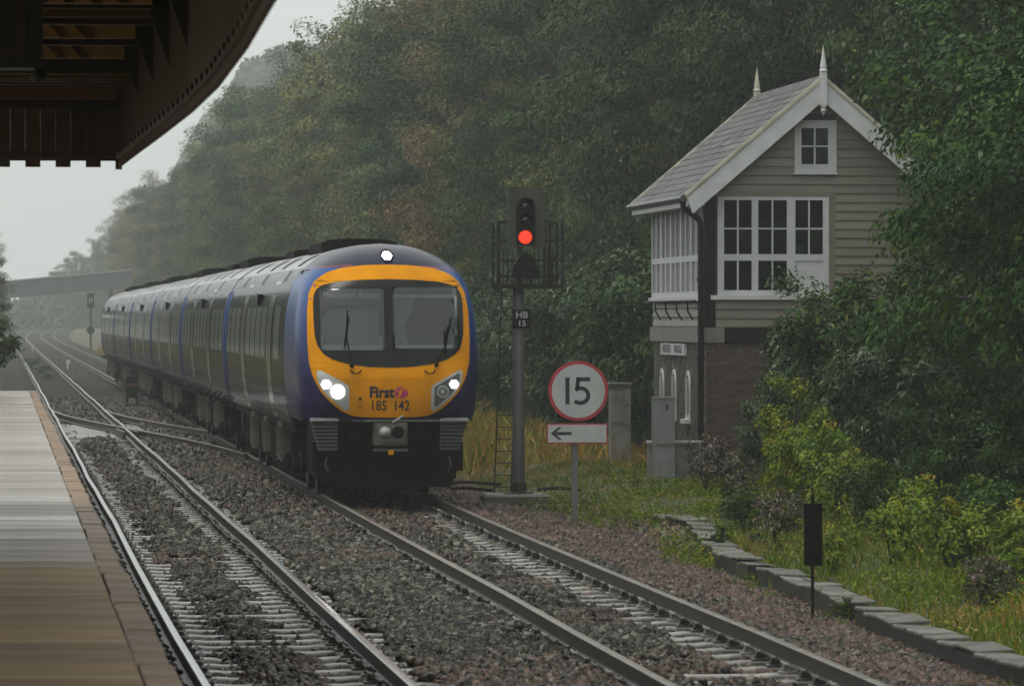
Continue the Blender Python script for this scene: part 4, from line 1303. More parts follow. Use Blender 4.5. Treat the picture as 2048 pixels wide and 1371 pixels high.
def window(name, parent, xs_, zs_, panes, thin, sill=None, gl=m_sglass, y=-0.03, axis='u', dep=0.06):
    """white frame bars, thin glazing bars and a glass pane for every light"""
    def bx_(mb, a0, a1, b0, b1, y0, y1):
        if axis == 'u': mb.box(a0, a1, y0, y1, b0, b1)
        else: mb.box(y0, y1, a0, a1, b0, b1)
    fr = MB()
    for (a, c, d, e) in xs_: bx_(fr, a, c, d, e, y, y + dep)
    for (a, c, d, e) in zs_: bx_(fr, a, c, d, e, y + 0.003, y + dep - 0.003)
    w = fr.build(name, m_white, parent)
    for (a, c, d, e) in panes:
        p = MB(); bx_(p, a, c, d, e, y + 0.030, y + 0.036); p.build('pane', gl, w)
    t = MB()
    for (a, c, d, e) in thin: bx_(t, a, c, d, e, y + 0.012, y + 0.028)
    t.build('glazing_bar', m_white, w)
    if sill:
        s_ = MB(); bx_(s_, *sill); s_.build('sill', m_white, w)
    return w


uu = [U(p) for p in (1435, 1448, 1504, 1517, 1575, 1592, 1648, 1660)]
zt, zm1, zm0, zb = Zp(400), Zp(508), Zp(521), Zp(580)
window('window', sbx,
       [(uu[0], uu[1], wz0, wz1), (uu[2], uu[3], wz0, wz1), (uu[4], uu[5], wz0, wz1), (uu[6], uu[7], wz0, wz1)],
       [(uu[i], uu[i + 1], a, c) for i in (1, 3, 5) for a, c in ((wz0, zb), (zm0, zm1), (zt, wz1))],
       [(uu[i] - .002, uu[i + 1] + .002, zm1, zt) for i in (1, 3, 5)] + [(uu[i] - .002, uu[i + 1] + .002, zb, zm0) for i in (1, 3)],
       [((uu[i] + uu[i + 1]) / 2 - 0.014, (uu[i] + uu[i + 1]) / 2 + 0.014, zm1, zt) for i in (1, 3, 5)] +
       [(uu[i], uu[i + 1], Zp(457) - 0.013, Zp(457) + 0.013) for i in (1, 3, 5)] +
       [((uu[i] + uu[i + 1]) / 2 - 0.014, (uu[i] + uu[i + 1]) / 2 + 0.014, zb, zm0) for i in (1, 3)],
       (uu[0] - 0.12, uu[7] + 0.10, wz0 - 0.075, wz0, -0.09, 0.02))
MB().box(uu[5] - 0.002, uu[6] + 0.002, -0.012, 0.0, zb, zm0).build('window_panel', m_white, sbx)
gg = [U(p) for p in (1590, 1604, 1658, 1675)]
window('gable_window', sbx, [(gg[0], gg[1], gz0, gz1), (gg[2], gg[3], gz0, gz1)], [(gg[1], gg[2], gz0, Zp(328)), (gg[1], gg[2], Zp(256), gz1)],
       [(gg[1] - .002, gg[2] + .002, Zp(328), Zp(256))], [((gg[1] + gg[2]) / 2 - 0.014, (gg[1] + gg[2]) / 2 + 0.014, Zp(328), Zp(256)), (gg[1], gg[2], Zp(292) - 0.013, Zp(292) + 0.013)],
       (gg[0] - 0.02, gg[3] + 0.02, gz0 - 0.03, gz0, -0.075, 0.02), gl=m_win, y=-0.05, dep=0.07)
# track-side strip of sashes
vz0, vzm, vz1 = Zp(592), Zp(515), 4.55
nb = 5
vb_ = [0.16 + (LB - 0.26) * i / nb for i in range(nb + 1)]
for i in range(nb):
    a, c = vb_[i], vb_[i + 1]
    q = (c - a)
    lights = [(a + 0.09, a + q / 2 - 0.05), (a + q / 2 + 0.05, c - 0.09)]
    window('window', sbx, [(a + .002, a + 0.09, vz0, vz1), (c - 0.09, c - .002, vz0, vz1), (a + q / 2 - 0.05, a + q / 2 + 0.05, vz0, vz1)],
           [(l0, l1, d, e) for l0, l1 in lights for d, e in ((vz0, vz0 + 0.08), (vzm - 0.05, vzm + 0.05), (vz1 - 0.09, vz1))],
           [(l0, l1, d, e) for l0, l1 in lights for d, e in ((vz0 + 0.08, vzm - 0.05), (vzm + 0.05, vz1 - 0.09))],
           [((l0 + l1) / 2 - 0.015, (l0 + l1) / 2 + 0.015, vz0 + 0.08, vz1 - 0.09) for l0, l1 in lights], y=-0.06, axis='v', dep=0.09)
b = MB(); b.box(-0.10, 0.02, 0.152, LB, vz0 - 0.075, vz0); b.build('long_sill', m_white, sbx)
b = MB()
b.tube([(-0.16, 0.2, Zp(601)), (-0.16, LB, Zp(601))], 0.018, 6)
for v in (1.2, 2.6, 4.0, 5.4): b.tube([(-0.15, v, Zp(601)), (-0.14, v, Zp(622)), (-0.05, v, Zp(640))], 0.016, 6)
b.build('window_rail', m_black, sbx)
MB().box(-0.10, 0.10, 0.16, LB, 4.55, 4.72).build('frieze', m_cream, sbx)
# roof
EU = 2.24
def roof_zt(du): return APEX_Z - SL * du
rv0, rv1 = -0.27, LB + 0.30
sl = math.atan(SL)
rd = MB()
for s in (-1, 1):
    rd.prism([(WB / 2, APEX_Z - 0.02), (WB / 2 + s * EU, roof_zt(EU) - 0.02), (WB / 2 + s * EU, roof_zt(EU) - 0.07), (WB / 2, APEX_Z - 0.08)], 'y', rv0, rv1)
roof = rd.build('roof', m_cream, sbx)
SLEN = EU / math.cos(sl)
nrw, ncl = 15, 20
sw, sh = (rv1 - rv0 - 0.06) / ncl, SLEN / nrw
me_sl = MB().box(-sh - 0.05, -0.004, 0.004, sw - 0.004, 0.0, 0.012).mesh('slate', m_slate)
rs = random.Random(3)
for r in range(nrw):
    for c in range(ncl):
        v = rv0 + 0.03 + c * sw + (sw / 2 if r % 2 else 0)
        if v + sw > rv1: continue
        d = r * sh                                        # distance down the slope from the ridge
        pu, pz = WB / 2 - d * math.cos(sl), APEX_Z - d * math.sin(sl)
        o = obj('slate', me_sl, roof, (pu, v, pz + 0.004), (0, 0, 0))
        o.rotation_euler = (rs.uniform(-.01, .01), -(sl - 0.05) + rs.uniform(-.012, .012), 0)
far = MB()
for r in range(nrw):
    d = r * sh
    pu, pz = WB / 2 + d * math.cos(sl), APEX_Z - d * math.sin(sl)
    e = sh + 0.04
    far.add([(pu, rv0 + 0.03, pz + 0.004), (pu + e * math.cos(sl), rv0 + 0.03, pz - e * math.sin(sl) + 0.02), (pu + e * math.cos(sl), rv1 - 0.03, pz - e * math.sin(sl) + 0.02), (pu, rv1 - 0.03, pz + 0.004)], [(0, 1, 2, 3)])
tag(far.build('far_slope_slates', m_slate, roof, recalc=False), None, None, None, 'stuff')
b = MB()
n_r = 16
for k in range(n_r):
    y0 = rv0 + (rv1 - rv0) * k / n_r
    b.prism([(WB / 2 - 0.16, APEX_Z - 0.10), (WB / 2 - 0.02, APEX_Z + 0.035), (WB / 2 + 0.02, APEX_Z + 0.035), (WB / 2 + 0.16, APEX_Z - 0.10), (WB / 2, APEX_Z + 0.0)], 'y', y0 + 0.006, y0 + (rv1 - rv0) / n_r - 0.006)
b.build('ridge_tiles', m_slate, roof)
for s in (-1, 1):                                        # bargeboards with a cream capping
    e0, e1 = 0.0, EU + 0.02
    for vv, nm_ in ((rv0 - 0.035, 'bargeboard'), (rv1, 'bargeboard')):
        MB().prism([(WB / 2 + s * e0, roof_zt(e0) - 0.03), (WB / 2 + s * e1, roof_zt(e1) - 0.03), (WB / 2 + s * (e1 - 0.10), roof_zt(e1) - 0.30), (WB / 2 + s * e0, roof_zt(e0) - 0.39)], 'y', vv, vv + 0.035).build(nm_, m_white, roof)
        MB().prism([(WB / 2 + s * e0, roof_zt(e0) + 0.045), (WB / 2 + s * (e1 + .02), roof_zt(e1) + 0.03), (WB / 2 + s * (e1 + .02), roof_zt(e1) - 0.03), (WB / 2 + s * e0, roof_zt(e0) - 0.03)], 'y', vv - 0.02, vv + 0.07).build('verge_capping', m_cream, roof)
for vv in (rv0 - 0.055, rv1 + 0.055):
    b = MB()
    b.box(WB / 2 - 0.055, WB / 2 + 0.055, vv - 0.045, vv + 0.045, Zp(212), Zp(146))
    b.lathe([(0.05, 0), (0.07, 0.03), (0.05, 0.06), (0.055, 0.09), (0.0, 0.46)], (WB / 2, vv, Zp(146)), 10)
    b.lathe([(0.004, -0.17), (0.05, -0.08), (0.035, -0.05), (0.055, -0.02), (0.04, 0.0)], (WB / 2, vv, Zp(212)), 10)
    b.build('finial', m_cream if vv > 0 else m_white, roof)
gb = MB(); ez = roof_zt(EU)
gb.box(WB / 2 - EU - 0.02, WB / 2 - EU + 0.02, rv0 + 0.01, rv1 - 0.01, ez - 0.20, ez - 0.03)
gb.prism([(-0.34, ez - 0.19), (-0.06, ez - 0.19), (-0.06, ez - 0.16), (-0.34, ez - 0.16)], 'y', rv0 + 0.01, rv1 - 0.01)
gb.build('fascia', m_white, roof)
b = MB()
for k in range(8):
    pass
b.tube([(WB / 2 - EU - 0.07, rv0, ez - 0.06), (WB / 2 - EU - 0.07, rv1, ez - 0.06)], 0.055, 8)
b.build('gutter', pm('grey_gutter', (0.06, 0.062, 0.065), rough=0.35), roof)
b = MB()
b.tube([(WB / 2 - EU - 0.07, -0.13, ez - 0.08), (WB / 2 - EU - 0.06, -0.13, ez - 0.20), (-0.12, -0.10, ez - 0.42), (-0.10, -0.10, ez - 0.55), (-0.10, -0.10, 0.1)], 0.05, 8)
for z in (3.2, 1.9, 0.75): b.lathe([(0.06, 0), (0.065, 0.04), (0.06, 0.08)], (-0.10, -0.10, z), 8)
b.build('drainpipe', m_black, sbx)
# name board
nbd = MB().box(-0.06, -0.014, 2.25, 5.35, 1.97, 2.17, 0.0).build('name_board', m_white, sbx)
for wd, cv in (('HEBDEN', 4.55), ('BRIDGE', 3.02)):
    V, Fc = text_mesh(wd, 0.19, bold=0.001, squeeze=1.5)
    b = MB(); b.add([(-0.063, cv - v[0], 2.07 + v[1]) for v in V], Fc); b.build('lettering', m_black, nbd, recalc=False)
# inside the room
MB().box(0.5, 2.2, 0.25, 0.75, ZF + 0.05, 3.15).box(0.75, 1.0, 0.3, 0.5, 3.15, 3.42).build('desk', pm('room_desk', (0.16, 0.13, 0.09), rough=0.6), sbx)
MB().box(U(1597), U(1612), 0.12, 0.14, Zp(508), Zp(488)).build('notice', pm('notice_paper', (0.6, 0.6, 0.58), rough=0.8), sbx)
MB().box(U(1530), U(1560), 0.5, 0.9, 3.15, Zp(525)).build('locker', pm('room_locker', (0.30, 0.33, 0.31), rough=0.6), sbx)

# low concrete wall beside the box
lw = tag(MB().box(0, 0.95, 0, 0.22, -0.1, 0.55).build('low_wall', pm('weathered_concrete', (0.20, 0.195, 0.185), (0.13, 0.125, 0.12), scale=5, rough=0.7, bump=0.3), None, (c0.x - 1.02, c0.y - 0.55, 0)), 'low concrete wall stub with pale cap at the foot of the signal box', 'wall')
MB().box(-0.02, 0.97, -0.02, 0.24, 0.552, 0.60, 0.01).build('cap', pm('pale_cap', (0.40, 0.39, 0.37), rough=0.5), lw)

# ------------------------------------------------------------------ colour-light signal
gp = at(1037, 990, 79.0)
sig = tag(empty('colour_light_signal', (gp.x, gp.y, 0)), 'colour-light signal showing red on a grey post with ladder and number plate', 'signal')
S2 = F / 79.0
def sx(px): return (px - 1037) / S2
def sz(py): return H + (634 - py) / S2
m_post = pm('grey_galvanised_post', (0.15, 0.15, 0.155), (0.105, 0.105, 0.11), scale=3, rough=0.38, metal=0.3, stretch=(1, 1, 0.2), dirt=(0.07, 0.06, 0.05), dscale=2.5, damt=0.6)
m_sigb = pm('mossy_black_backboard', (0.017, 0.017, 0.014), (0.034, 0.034, 0.024), scale=5, rough=0.5, dirt=(0.055, 0.055, 0.032), dscale=6, damt=0.6, stretch=(1, 1, 0.3))
m_cage = pm('dark_olive_steel', (0.022, 0.020, 0.014), (0.012, 0.011, 0.008), scale=8, spec=0.2, rough=0.5)
b = MB(); b.box(sx(965), sx(1097), -0.35, 0.45, -0.26, sz(986), 0.04); b.build('concrete_base', pm('dark_wet_concrete', (0.09, 0.085, 0.08), (0.055, 0.05, 0.048), scale=5, rough=0.45), sig)
b = MB(); b.tube([(0, 0, sz(990)), (0, 0, 1.2), (0, 0, sz(570))], [0.10, 0.094, 0.088], 16); b.build('post', m_post, sig, smooth=True)
b = MB(); b.lathe([(0.24, 0), (0.24, 0.03), (0.13, 0.05), (0.115, 0.18)], (0, 0, sz(988)), 14); b.build('post_foot', m_cage, sig)
pl = MB().box(sx(996), sx(1120), -0.30, 0.55, sz(577), sz(568)).build('service_platform', m_cage, sig)
b = MB()
for px in (992, 1004, 1096, 1107, 1121):
    for y in ((-0.28, 0.52) if px in (992, 1121) else (0.52,)):
        b.box(sx(px) - 0.022, sx(px) + 0.022, y - 0.022, y + 0.022, sz(577), sz(443))
for zz in (443, 480, 520, 552):
    b.box(sx(992), sx(1121), 0.50, 0.54, sz(zz) - 0.018, sz(zz) + 0.018)
    for px in (992, 1121): b.box(sx(px) - 0.012, sx(px) + 0.012, -0.28, 0.52, sz(zz) - 0.012, sz(zz) + 0.012)
for px in range(1004, 1116, 9): b.box(sx(px) - 0.010, sx(px) + 0.010, 0.51, 0.53, sz(577), sz(500))
b.build('cage', m_cage, sig)
hd_ = MB().box(sx(1012), sx(1085), -0.33, -0.29, sz(494), sz(376)).build('backboard', m_sigb, sig)
MB().box(sx(1024), sx(1072), -0.29, 0.0, sz(490), sz(392)).box(sx(1037) - 0.05, sx(1037) + 0.05, -0.15, -0.05, sz(570), sz(490)).build('lamp_case', m_sigb, sig)
b = MB(); b.prism([(sx(1028), sz(490)), (sx(1066), sz(490)), (sx(1066), sz(412)), (sx(1060), sz(400)), (sx(1047), sz(395)), (sx(1034), sz(400)), (sx(1028), sz(412))], 'y', -0.345, -0.331); b.build('lamp_panel', m_black, sig)
def hood(cx, cz, r, L, name, parent):
    P = []
    for k in range(13):
        a = math.radians(-15 + 210 * k / 12)
        P.append([(cx + r * math.cos(a), -0.345, cz + r * math.sin(a)), (cx + r * math.cos(a), -0.345 - L * (0.35 + 0.65 * max(0, math.sin(a))), cz + r * math.sin(a))])
    b = MB(); b.grid(P); b.grid([[(x * 1 + (cx - x) * 0.04, y, z + (cz - z) * 0.04) for x, y, z in row] for row in P])
    b.build(name, m_black, parent, recalc=False)
for py in (412, 440):
    hood(sx(1047), sz(py), 0.115, 0.30, 'lens_hood', sig)
    b = MB(); b.lathe([(0.10, 0), (0.09, -0.015), (0.05, -0.03)], (sx(1047), -0.345, sz(py)), 16, 'y'); b.build('lens', m_win, sig, smooth=True)
hood(sx(1046), sz(475), 0.125, 0.20, 'lens_hood', sig)
mr_ = bpy.data.materials.new('red_aspect'); mr_.use_nodes = True
N_, L_ = mr_.node_tree.nodes, mr_.node_tree.links
bs = N_['Principled BSDF']; vz = N_.new('ShaderNodeTexNoise'); vz.inputs['Scale'].default_value = 14
rp = N_.new('ShaderNodeValToRGB'); rp.color_ramp.elements[0].position = 0.5; rp.color_ramp.elements[1].position = 0.72; rp.color_ramp.elements[0].color = (1.0, 0.02, 0.012, 1); rp.color_ramp.elements[1].color = (1.0, 0.16, 0.05, 1)
L_.new(vz.outputs[0], rp.inputs[0]); L_.new(rp.outputs[0], bs.inputs['Emission Color']); bs.inputs['Emission Strength'].default_value = 1.15; bs.inputs['Base Color'].default_value = (0.3, 0.01, 0.01, 1)
b = MB(); b.lathe([(0.103, 0), (0.10, -0.02), (0.07, -0.045), (0.02, -0.055)], (sx(1046), -0.345, sz(475)), 20, 'y'); b.build('red_lamp', mr_, sig, smooth=True)
tri = [(sx(1020), sz(557)), (sx(1072), sz(557)), (sx(1073), sz(535)), (sx(1058), sz(512)), (sx(1046), sz(505)), (sx(1034), sz(512)), (sx(1020), sz(535))]
b = MB(); b.prism(tri, 'y', -0.42, -0.20); b.build('shunt_signal', m_black, sig)
for px, py in ((1046, 518), (1033, 545), (1062, 545)): hood(sx(px), sz(py), 0.05, 0.18, 'shunt_hood', sig)
npl = MB().box(sx(1023), sx(1060), -0.125, -0.105, sz(656), sz(619)).build('number_plate', m_black, sig)
MB().box(-0.11, 0.11, -0.105, -0.03, 2.55, 2.62).build('plate_bracket', m_cage, sig)
for tx, py, s in (('HB', 630, 0.145), ('15', 647, 0.125)):
    V, Fc = text_mesh(tx, s, bold=0.002, squeeze=1.05)
    b = MB(); b.add([(sx(1042) + v[0], -0.128, sz(py) + v[1]) for v in V], Fc); b.build('plate_text', pm('plate_letters', (0.5, 0.52, 0.5), rough=0.5), npl, recalc=False)
# ladder up the back
lad = MB()
zt_, zb_ = sz(577), sz(984)
for o_ in (0.0, 0.26): lad.tube([(sx(992) + o_, 0.30, zb_ - 0.05), (sx(1007) + o_, 0.30, zt_)], 0.011, 6)
for k in range(17):
    t = (k + 0.4) / 17
    z = zb_ + (zt_ - zb_) * t
    x = sx(992) + (sx(1007) - sx(992)) * t
    lad.tube([(x, 0.30, z), (x + 0.26, 0.30, z)], 0.009, 6)
lad.build('ladder', m_cage, sig)

# dark rods and cables on the ground by the signal
for i, (pa, pb, zz) in enumerate((((880, 966), (1000, 968), -0.22), ((875, 978), (985, 980), -0.2), ((1075, 978), (1160, 980), -0.16))):
    a, c = ground(*pa, zz), ground(*pb, zz)
    b = MB(); m_ = (a + c) / 2
    b.tube([a - m_, Vector((0, 0.1, 0.03)), c - m_], 0.03, 6)
    tag(b.build('signal_cable', m_black, None, m_), ('black cable lying between the rails and the signal base, farther one', 'black cable lying between the rails and the signal base, nearer one', 'short black cable in the grass right of the signal base')[i], 'cable', 'cables by the signal')

# ------------------------------------------------------------------ speed sign
gp = at(1150, 1000, 72.0)
spd = tag(empty('speed_sign', (gp.x, gp.y, 0)), 'round white 15 speed sign with red rim above a left-arrow plate', 'sign')
S3 = F / 72.0
def qx(px): return (px - 1150) / S3
def qz(py): return H + (634 - py) / S3
m_sgw = pm('sign_white', (0.42, 0.44, 0.44), (0.38, 0.40, 0.40), scale=3, rough=0.4, dirt=(0.30, 0.30, 0.27), dscale=3.5, damt=0.5)
m_sgr = pm('sign_red', (0.40, 0.022, 0.035), (0.33, 0.02, 0.03), scale=3, rough=0.4)
m_sgk = pm('sign_black', (0.008, 0.011, 0.011), rough=0.4)
MB().box(-0.042, 0.042, 0.03, 0.09, -0.45, qz(760)).build('post', m_post, spd)
b = MB(); b.lathe([(0.424, 0.0), (0.424, 0.02), (0.40, 0.024)], (qx(1156.5), -0.012, qz(781.5)), 56, 'y'); b.build('disc', m_sgr, spd)
b = MB(); b.lathe([(0.378, 0.0), (0.378, 0.004)], (qx(1156.5), -0.016, qz(781.5)), 56, 'y'); b.build('disc_face', m_sgw, spd)
MB().prism([(qx(1113), qz(812)), (qx(1198), qz(812)), (qx(1193), qz(844)), (qx(1118), qz(844))], 'y', 0.012, 0.035).build('mounting_plate', m_black, spd)
MB().box(qx(1093.5), qx(1215), -0.01, 0.008, qz(886.5), qz(846.5)).build('arrow_plate', m_sgr, spd)
MB().box(qx(1095.5), qx(1213), -0.014, -0.0101, qz(884), qz(849)).build('arrow_plate_face', m_sgw, spd)
def ribbon(pts, w):
    L_, R_ = [], []
    for i, p in enumerate(pts):
        a, c = pts[max(i - 1, 0)], pts[min(i + 1, len(pts) - 1)]
        dx, dz = c[0] - a[0], c[1] - a[1]; l = math.hypot(dx, dz)
        L_.append((p[0] - dz / l * w / 2, p[1] + dx / l * w / 2)); R_.append((p[0] + dz / l * w / 2, p[1] - dx / l * w / 2))
    return L_, R_
def strokes(name, lines, y, parent, mat):
    b = MB()
    for pts, w in lines:
        L_, R_ = ribbon(pts, w)
        b.grid([[(qx(p[0]), y, qz(p[1])) for p in L_], [(qx(p[0]), y, qz(p[1])) for p in R_]])
    return b.build(name, mat, parent, recalc=False)
strokes('digit_one', [([(1134.5, 754), (1134.5, 808)], 8.5)], -0.0165, spd, m_sgk)
arc = [(1160.5 + 16.0 * math.cos(math.radians(t)), 790.5 + 14.8 * math.sin(math.radians(t))) for t in range(-128, 141, 12)]
o = strokes('digit_five', [([(1153, 758), (1180, 758)], 8), ([(1156.5, 754), (1153.5, 781)], 8), (arc, 8.2)], -0.0165, spd, m_sgk)
for i, v in enumerate(o.data.vertices): pass
b = MB()
def q(pts): b.add([(qx(x), -0.0145, qz(y)) for x, y in pts], [tuple(range(len(pts)))])
q([(1101, 866), (1117, 853), (1124, 853), (1112, 863), (1143, 863), (1143, 869.5), (1112, 869.5), (1124, 879), (1117, 879)])
b.build('arrow', m_sgk, spd, recalc=False)

# ------------------------------------------------------------------ lineside cabinets, posts
gp = ground(1242, 930, -0.08)
S4 = F / ((gp - CP).dot(FW))
m_cabg = pm('weathered_concrete_cabinet', (0.24, 0.225, 0.195), (0.17, 0.158, 0.138), scale=4, rough=0.6, dirt=(0.07, 0.06, 0.05), dscale=3, damt=0.6)
cA = tag(empty('relay_cabinet', (gp.x, gp.y, -0.1)), 'weathered brownish lineside cabinet with dark cap left of the signal box', 'cabinet')
w = 40 / S4; hh = 160 / S4
MB().box(-w / 2, w / 2, 0, 0.4, -0.1, hh).build('case', m_cabg, cA)
MB().box(-w / 2 - 0.03, w / 2 + 0.03, -0.03, 0.43, hh, hh + 0.07, 0.02).build('cap', pm('dark_cap', (0.06, 0.05, 0.042), rough=0.5), cA)
MB().box(-w / 2 + 0.02, w / 2 - 0.14, -0.012, 0, hh * 0.55, hh * 0.95).build('door', m_cabg, cA)
MB().box(w / 2 - 0.12, w / 2 - 0.01, -0.016, 0, hh * 0.52, hh * 0.96).build('door', m_cabg, cA)
MB().box(w / 2 - 0.075, w / 2 - 0.05, -0.024, -0.016, hh * 0.75, hh * 0.78).build('lock', m_black, cA)
gp = ground(1329, 968, -0.10)
S4 = F / ((gp - CP).dot(FW))
m_cabg2 = pm('grey_steel_cabinet', (0.21, 0.215, 0.22), (0.18, 0.185, 0.19), scale=3, rough=0.45, dirt=(0.12, 0.12, 0.115), dscale=2.5, damt=0.5)
cB = tag(empty('relay_cabinet', (gp.x, gp.y, -0.12)), 'plain grey steel cabinet standing in front of the brick signal box wall', 'cabinet')
w = 42 / S4; hh = 174 / S4
MB().box(-w / 2, w / 2, 0, 0.35, -0.1, hh).build('case', m_cabg2, cB)
MB().box(-w / 2 - 0.012, w / 2 + 0.012, -0.012, 0.36, hh, hh + 0.025).build('cap', m_cabg, cB)
MB().box(-w / 2 + 0.03, w / 2 - 0.03, -0.02, 0, hh * 0.475, hh * 0.50).build('ledge', m_cabg, cB)
MB().box(0.02, 0.06, -0.008, 0, hh * 0.88, hh * 0.93).build('lock', m_black, cB)
# concrete trough lids
tr = tag(empty('cable_trough', tuple(ground(1240, 948, -0.12))), 'row of pale concrete cable trough lids in the grass', 'cable trough')
a, c = ground(1190, 935, -0.08), ground(1296, 962, -0.08)
d = (c - a); n = 7
for i in range(n):
    p = a + d * ((i + 0.5) / n) - Vector(tr.location)
    o = MB().box(-d.length / n / 2 + 0.01, d.length / n / 2 - 0.01, -0.22, 0.22, -0.06, 0.03, 0.01).build('lid', pm('pale_trough_concrete', (0.27, 0.265, 0.25), (0.2, 0.195, 0.185), scale=4, rough=0.45), tr, p)
    o.rotation_euler = (0, 0, math.atan2(d.y, d.x))
# black narrow plate on a thin post
gp = ground(1625, 1247, -0.33)
S5 = F / ((gp - CP).dot(FW))
bp = tag(empty('marker_post', tuple(gp)), 'thin lineside post carrying a narrow black plate', 'sign')
b = MB(); b.tube([(0, 0, -0.1), (0, 0, (1247 - 988) / S5)], 0.016, 8); b.build('post', m_black, bp)
MB().box(-18 / S5, 19 / S5, -0.03, -0.015, (1247 - 1130) / S5, (1247 - 1006) / S5).box(-0.03, 0.03, -0.015, 0.02, (1247 - 1100) / S5, (1247 - 1030) / S5).build('plate', pm('weathered_black_plate', (0.006, 0.006, 0.005), (0.013, 0.012, 0.010), scale=12, rough=0.6, bump=0.3, spec=0.02), bp)

# stone edging of the old platform
m_edge_d = pm('dark_wet_edging', (0.010, 0.010, 0.011), (0.022, 0.021, 0.02), scale=6, rough=0.5, bump=0.4, spec=0.25)
m_edge_t = pm('worn_stone_top', (0.15, 0.148, 0.13), (0.065, 0.066, 0.05), scale=7, spec=0.3, rough=0.4, rough2=0.6, bump=0.5, rnd=0.3, dirt=(0.06, 0.065, 0.04), dscale=3, damt=0.7)
path = [ground(*p, -0.12) for p in ((1309, 1024), (1372, 1036), (1388, 1052), (1402, 1072), (1435, 1098), (1490, 1120), (1560, 1146), (1640, 1178), (1720, 1212), (1800, 1244), (1900, 1284), (2000, 1316), (2100, 1340), (2250, 1376))]
edg = tag(empty('stone_edging', tuple(path[4])), 'low worn stone edging with dark face curving along the grassy verge', 'edging')
cum = [0]
for a, c in zip(path[:-1], path[1:]): cum.append(cum[-1] + (c - a).length)
nst = int(cum[-1] / 0.85)
rs = random.Random(9)
for i in range(nst):
    l0, l1 = cum[-1] * i / nst, cum[-1] * (i + 1) / nst
    A_ = Vector([float(np.interp(l0, cum, [p[k] for p in path])) for k in range(3)])
    B_ = Vector([float(np.interp(l1, cum, [p[k] for p in path])) for k in range(3)])
    d = B_ - A_; m_ = (A_ + B_) / 2; L_ = d.length
    ang = math.atan2(d.y, d.x)
    if i in (9, 17, 26): continue
    o = MB().box(-L_ / 2 + 0.012 + rs.uniform(0, .03), L_ / 2 - 0.012 - rs.uniform(0, .05), -0.03 + rs.uniform(-.02, .03), 0.30 + rs.uniform(-.03, .03), -0.03, 0.0, 0.010).build('edging_stone', m_edge_t, edg, m_ - Vector(edg.location) + Vector((0, 0, rs.uniform(-.03, .012))))
    o.rotation_euler = (rs.uniform(-.07, .05), rs.uniform(-.03, .03), ang + rs.uniform(-.03, .03))
    o = MB().box(-L_ / 2 + 0.002, L_ / 2 - 0.002, -0.005, 0.24, -0.42, -0.038).build('wall_block', m_edge_d, edg, m_ - Vector(edg.location))
    o.rotation_euler = (0, 0, ang)

# ------------------------------------------------------------------ far things
gy = 452.0
fs_ = tag(empty('distant_signal', (180 * gy / F, gy, -0.4)), 'distant dark signal on a thin post behind the end of the train', 'signal')
MB().box(-0.32, 0.32, 0, 0.12, 3.85, 5.1).build('backboard', m_black, fs_)
b = MB(); b.tube([(0, 0.1, 0), (0, 0.1, 4.0)], 0.09, 8); b.build('post', m_cage, fs_)
b = MB(); b.lathe([(0.36, 0), (0.36, 0.05)], (0, -0.04, 1.85), 16, 'y'); b.build('disc', m_black, fs_)
MB().box(-0.13, -0.05, -0.02, 0, 4.3, 4.75).box(0.06, 0.16, -0.02, 0, 4.35, 4.7).build('white_marks', m_white, fs_)
gy = 156.0
dw = tag(empty('ground_signal', (262 * gy / F, gy, -0.27)), 'small dark ground signal with orange band standing between the tracks', 'signal')
MB().box(-0.19, 0.19, -0.15, 0.15, 0.42, 1.12, 0.04).build('head', m_black, dw)
MB().box(-0.2, 0.2, -0.16, 0.16, 0.80, 0.86).build('band', pm('orange_band', (0.16, 0.06, 0.02), rough=0.5), dw)
b = MB()
for x in (-0.16, 0.16):
    for y in (-0.12, 0.12): b.box(x - 0.025, x + 0.025, y - 0.025, y + 0.025, 0, 0.42)
b.box(-0.18, 0.18, -0.14, -0.11, 0.2, 0.24)
b.build('stand', m_black, dw)
for (px, py, h_, lab) in ((65, 704, 0.62, 'small white lineside marker between the platform track rails, the farther one'), (136, 739, 0.55, 'small white lineside marker between the two tracks, the nearer one')):
    g = ground(px, py, -0.25)
    mk = tag(empty('lineside_marker', tuple(g)), lab, 'marker', 'white lineside markers')
    MB().box(-0.06, 0.03, -0.03, 0.03, 0, h_ * 0.7).build('stake', m_white, mk)
    MB().box(-0.10, 0.12, -0.035, -0.031, h_ * 0.6, h_).build('plate', m_white, mk)
# footbridge
fd = 440.0
k_ = fd / F
def fb(px, py): return (px * k_, H + (634 - py) * k_)
fbr = tag(empty('footbridge', (3, fd, 0)), 'pale grey footbridge crossing the line in the mist', 'footbridge')
m_fb = pm('grey_bridge_steel', (0.17, 0.18, 0.18), (0.14, 0.15, 0.15), scale=0.6, rough=0.6)
m_fbt = pm('pale_handrail', (0.5, 0.5, 0.5), rough=0.6)
pA, pB = fb(-300, 590), fb(260, 538)
slope = (pB[1] - pA[1]) / (pB[0] - pA[0])
def gird(y0, y1, top, bot, mat, name):
    MB().prism([(pA[0] - 3, pA[1] + top), (pB[0] - 3, pB[1] + top), (pB[0] - 3, pB[1] + bot), (pA[0] - 3, pA[1] + bot)], 'y', y0, y1).build(name, mat, fbr)
gird(0, 0.12, -0.12, -1.55, m_fb, 'girder'); gird(2.2, 2.32, -0.12, -1.55, m_fb, 'girder')
gird(-0.04, 0.16, 0.0, -0.119, m_fbt, 'handrail'); gird(2.16, 2.36, 0.0, -0.119, m_fbt, 'handrail')
gird(0.12, 2.2, -1.35, -1.5, m_fb, 'deck')
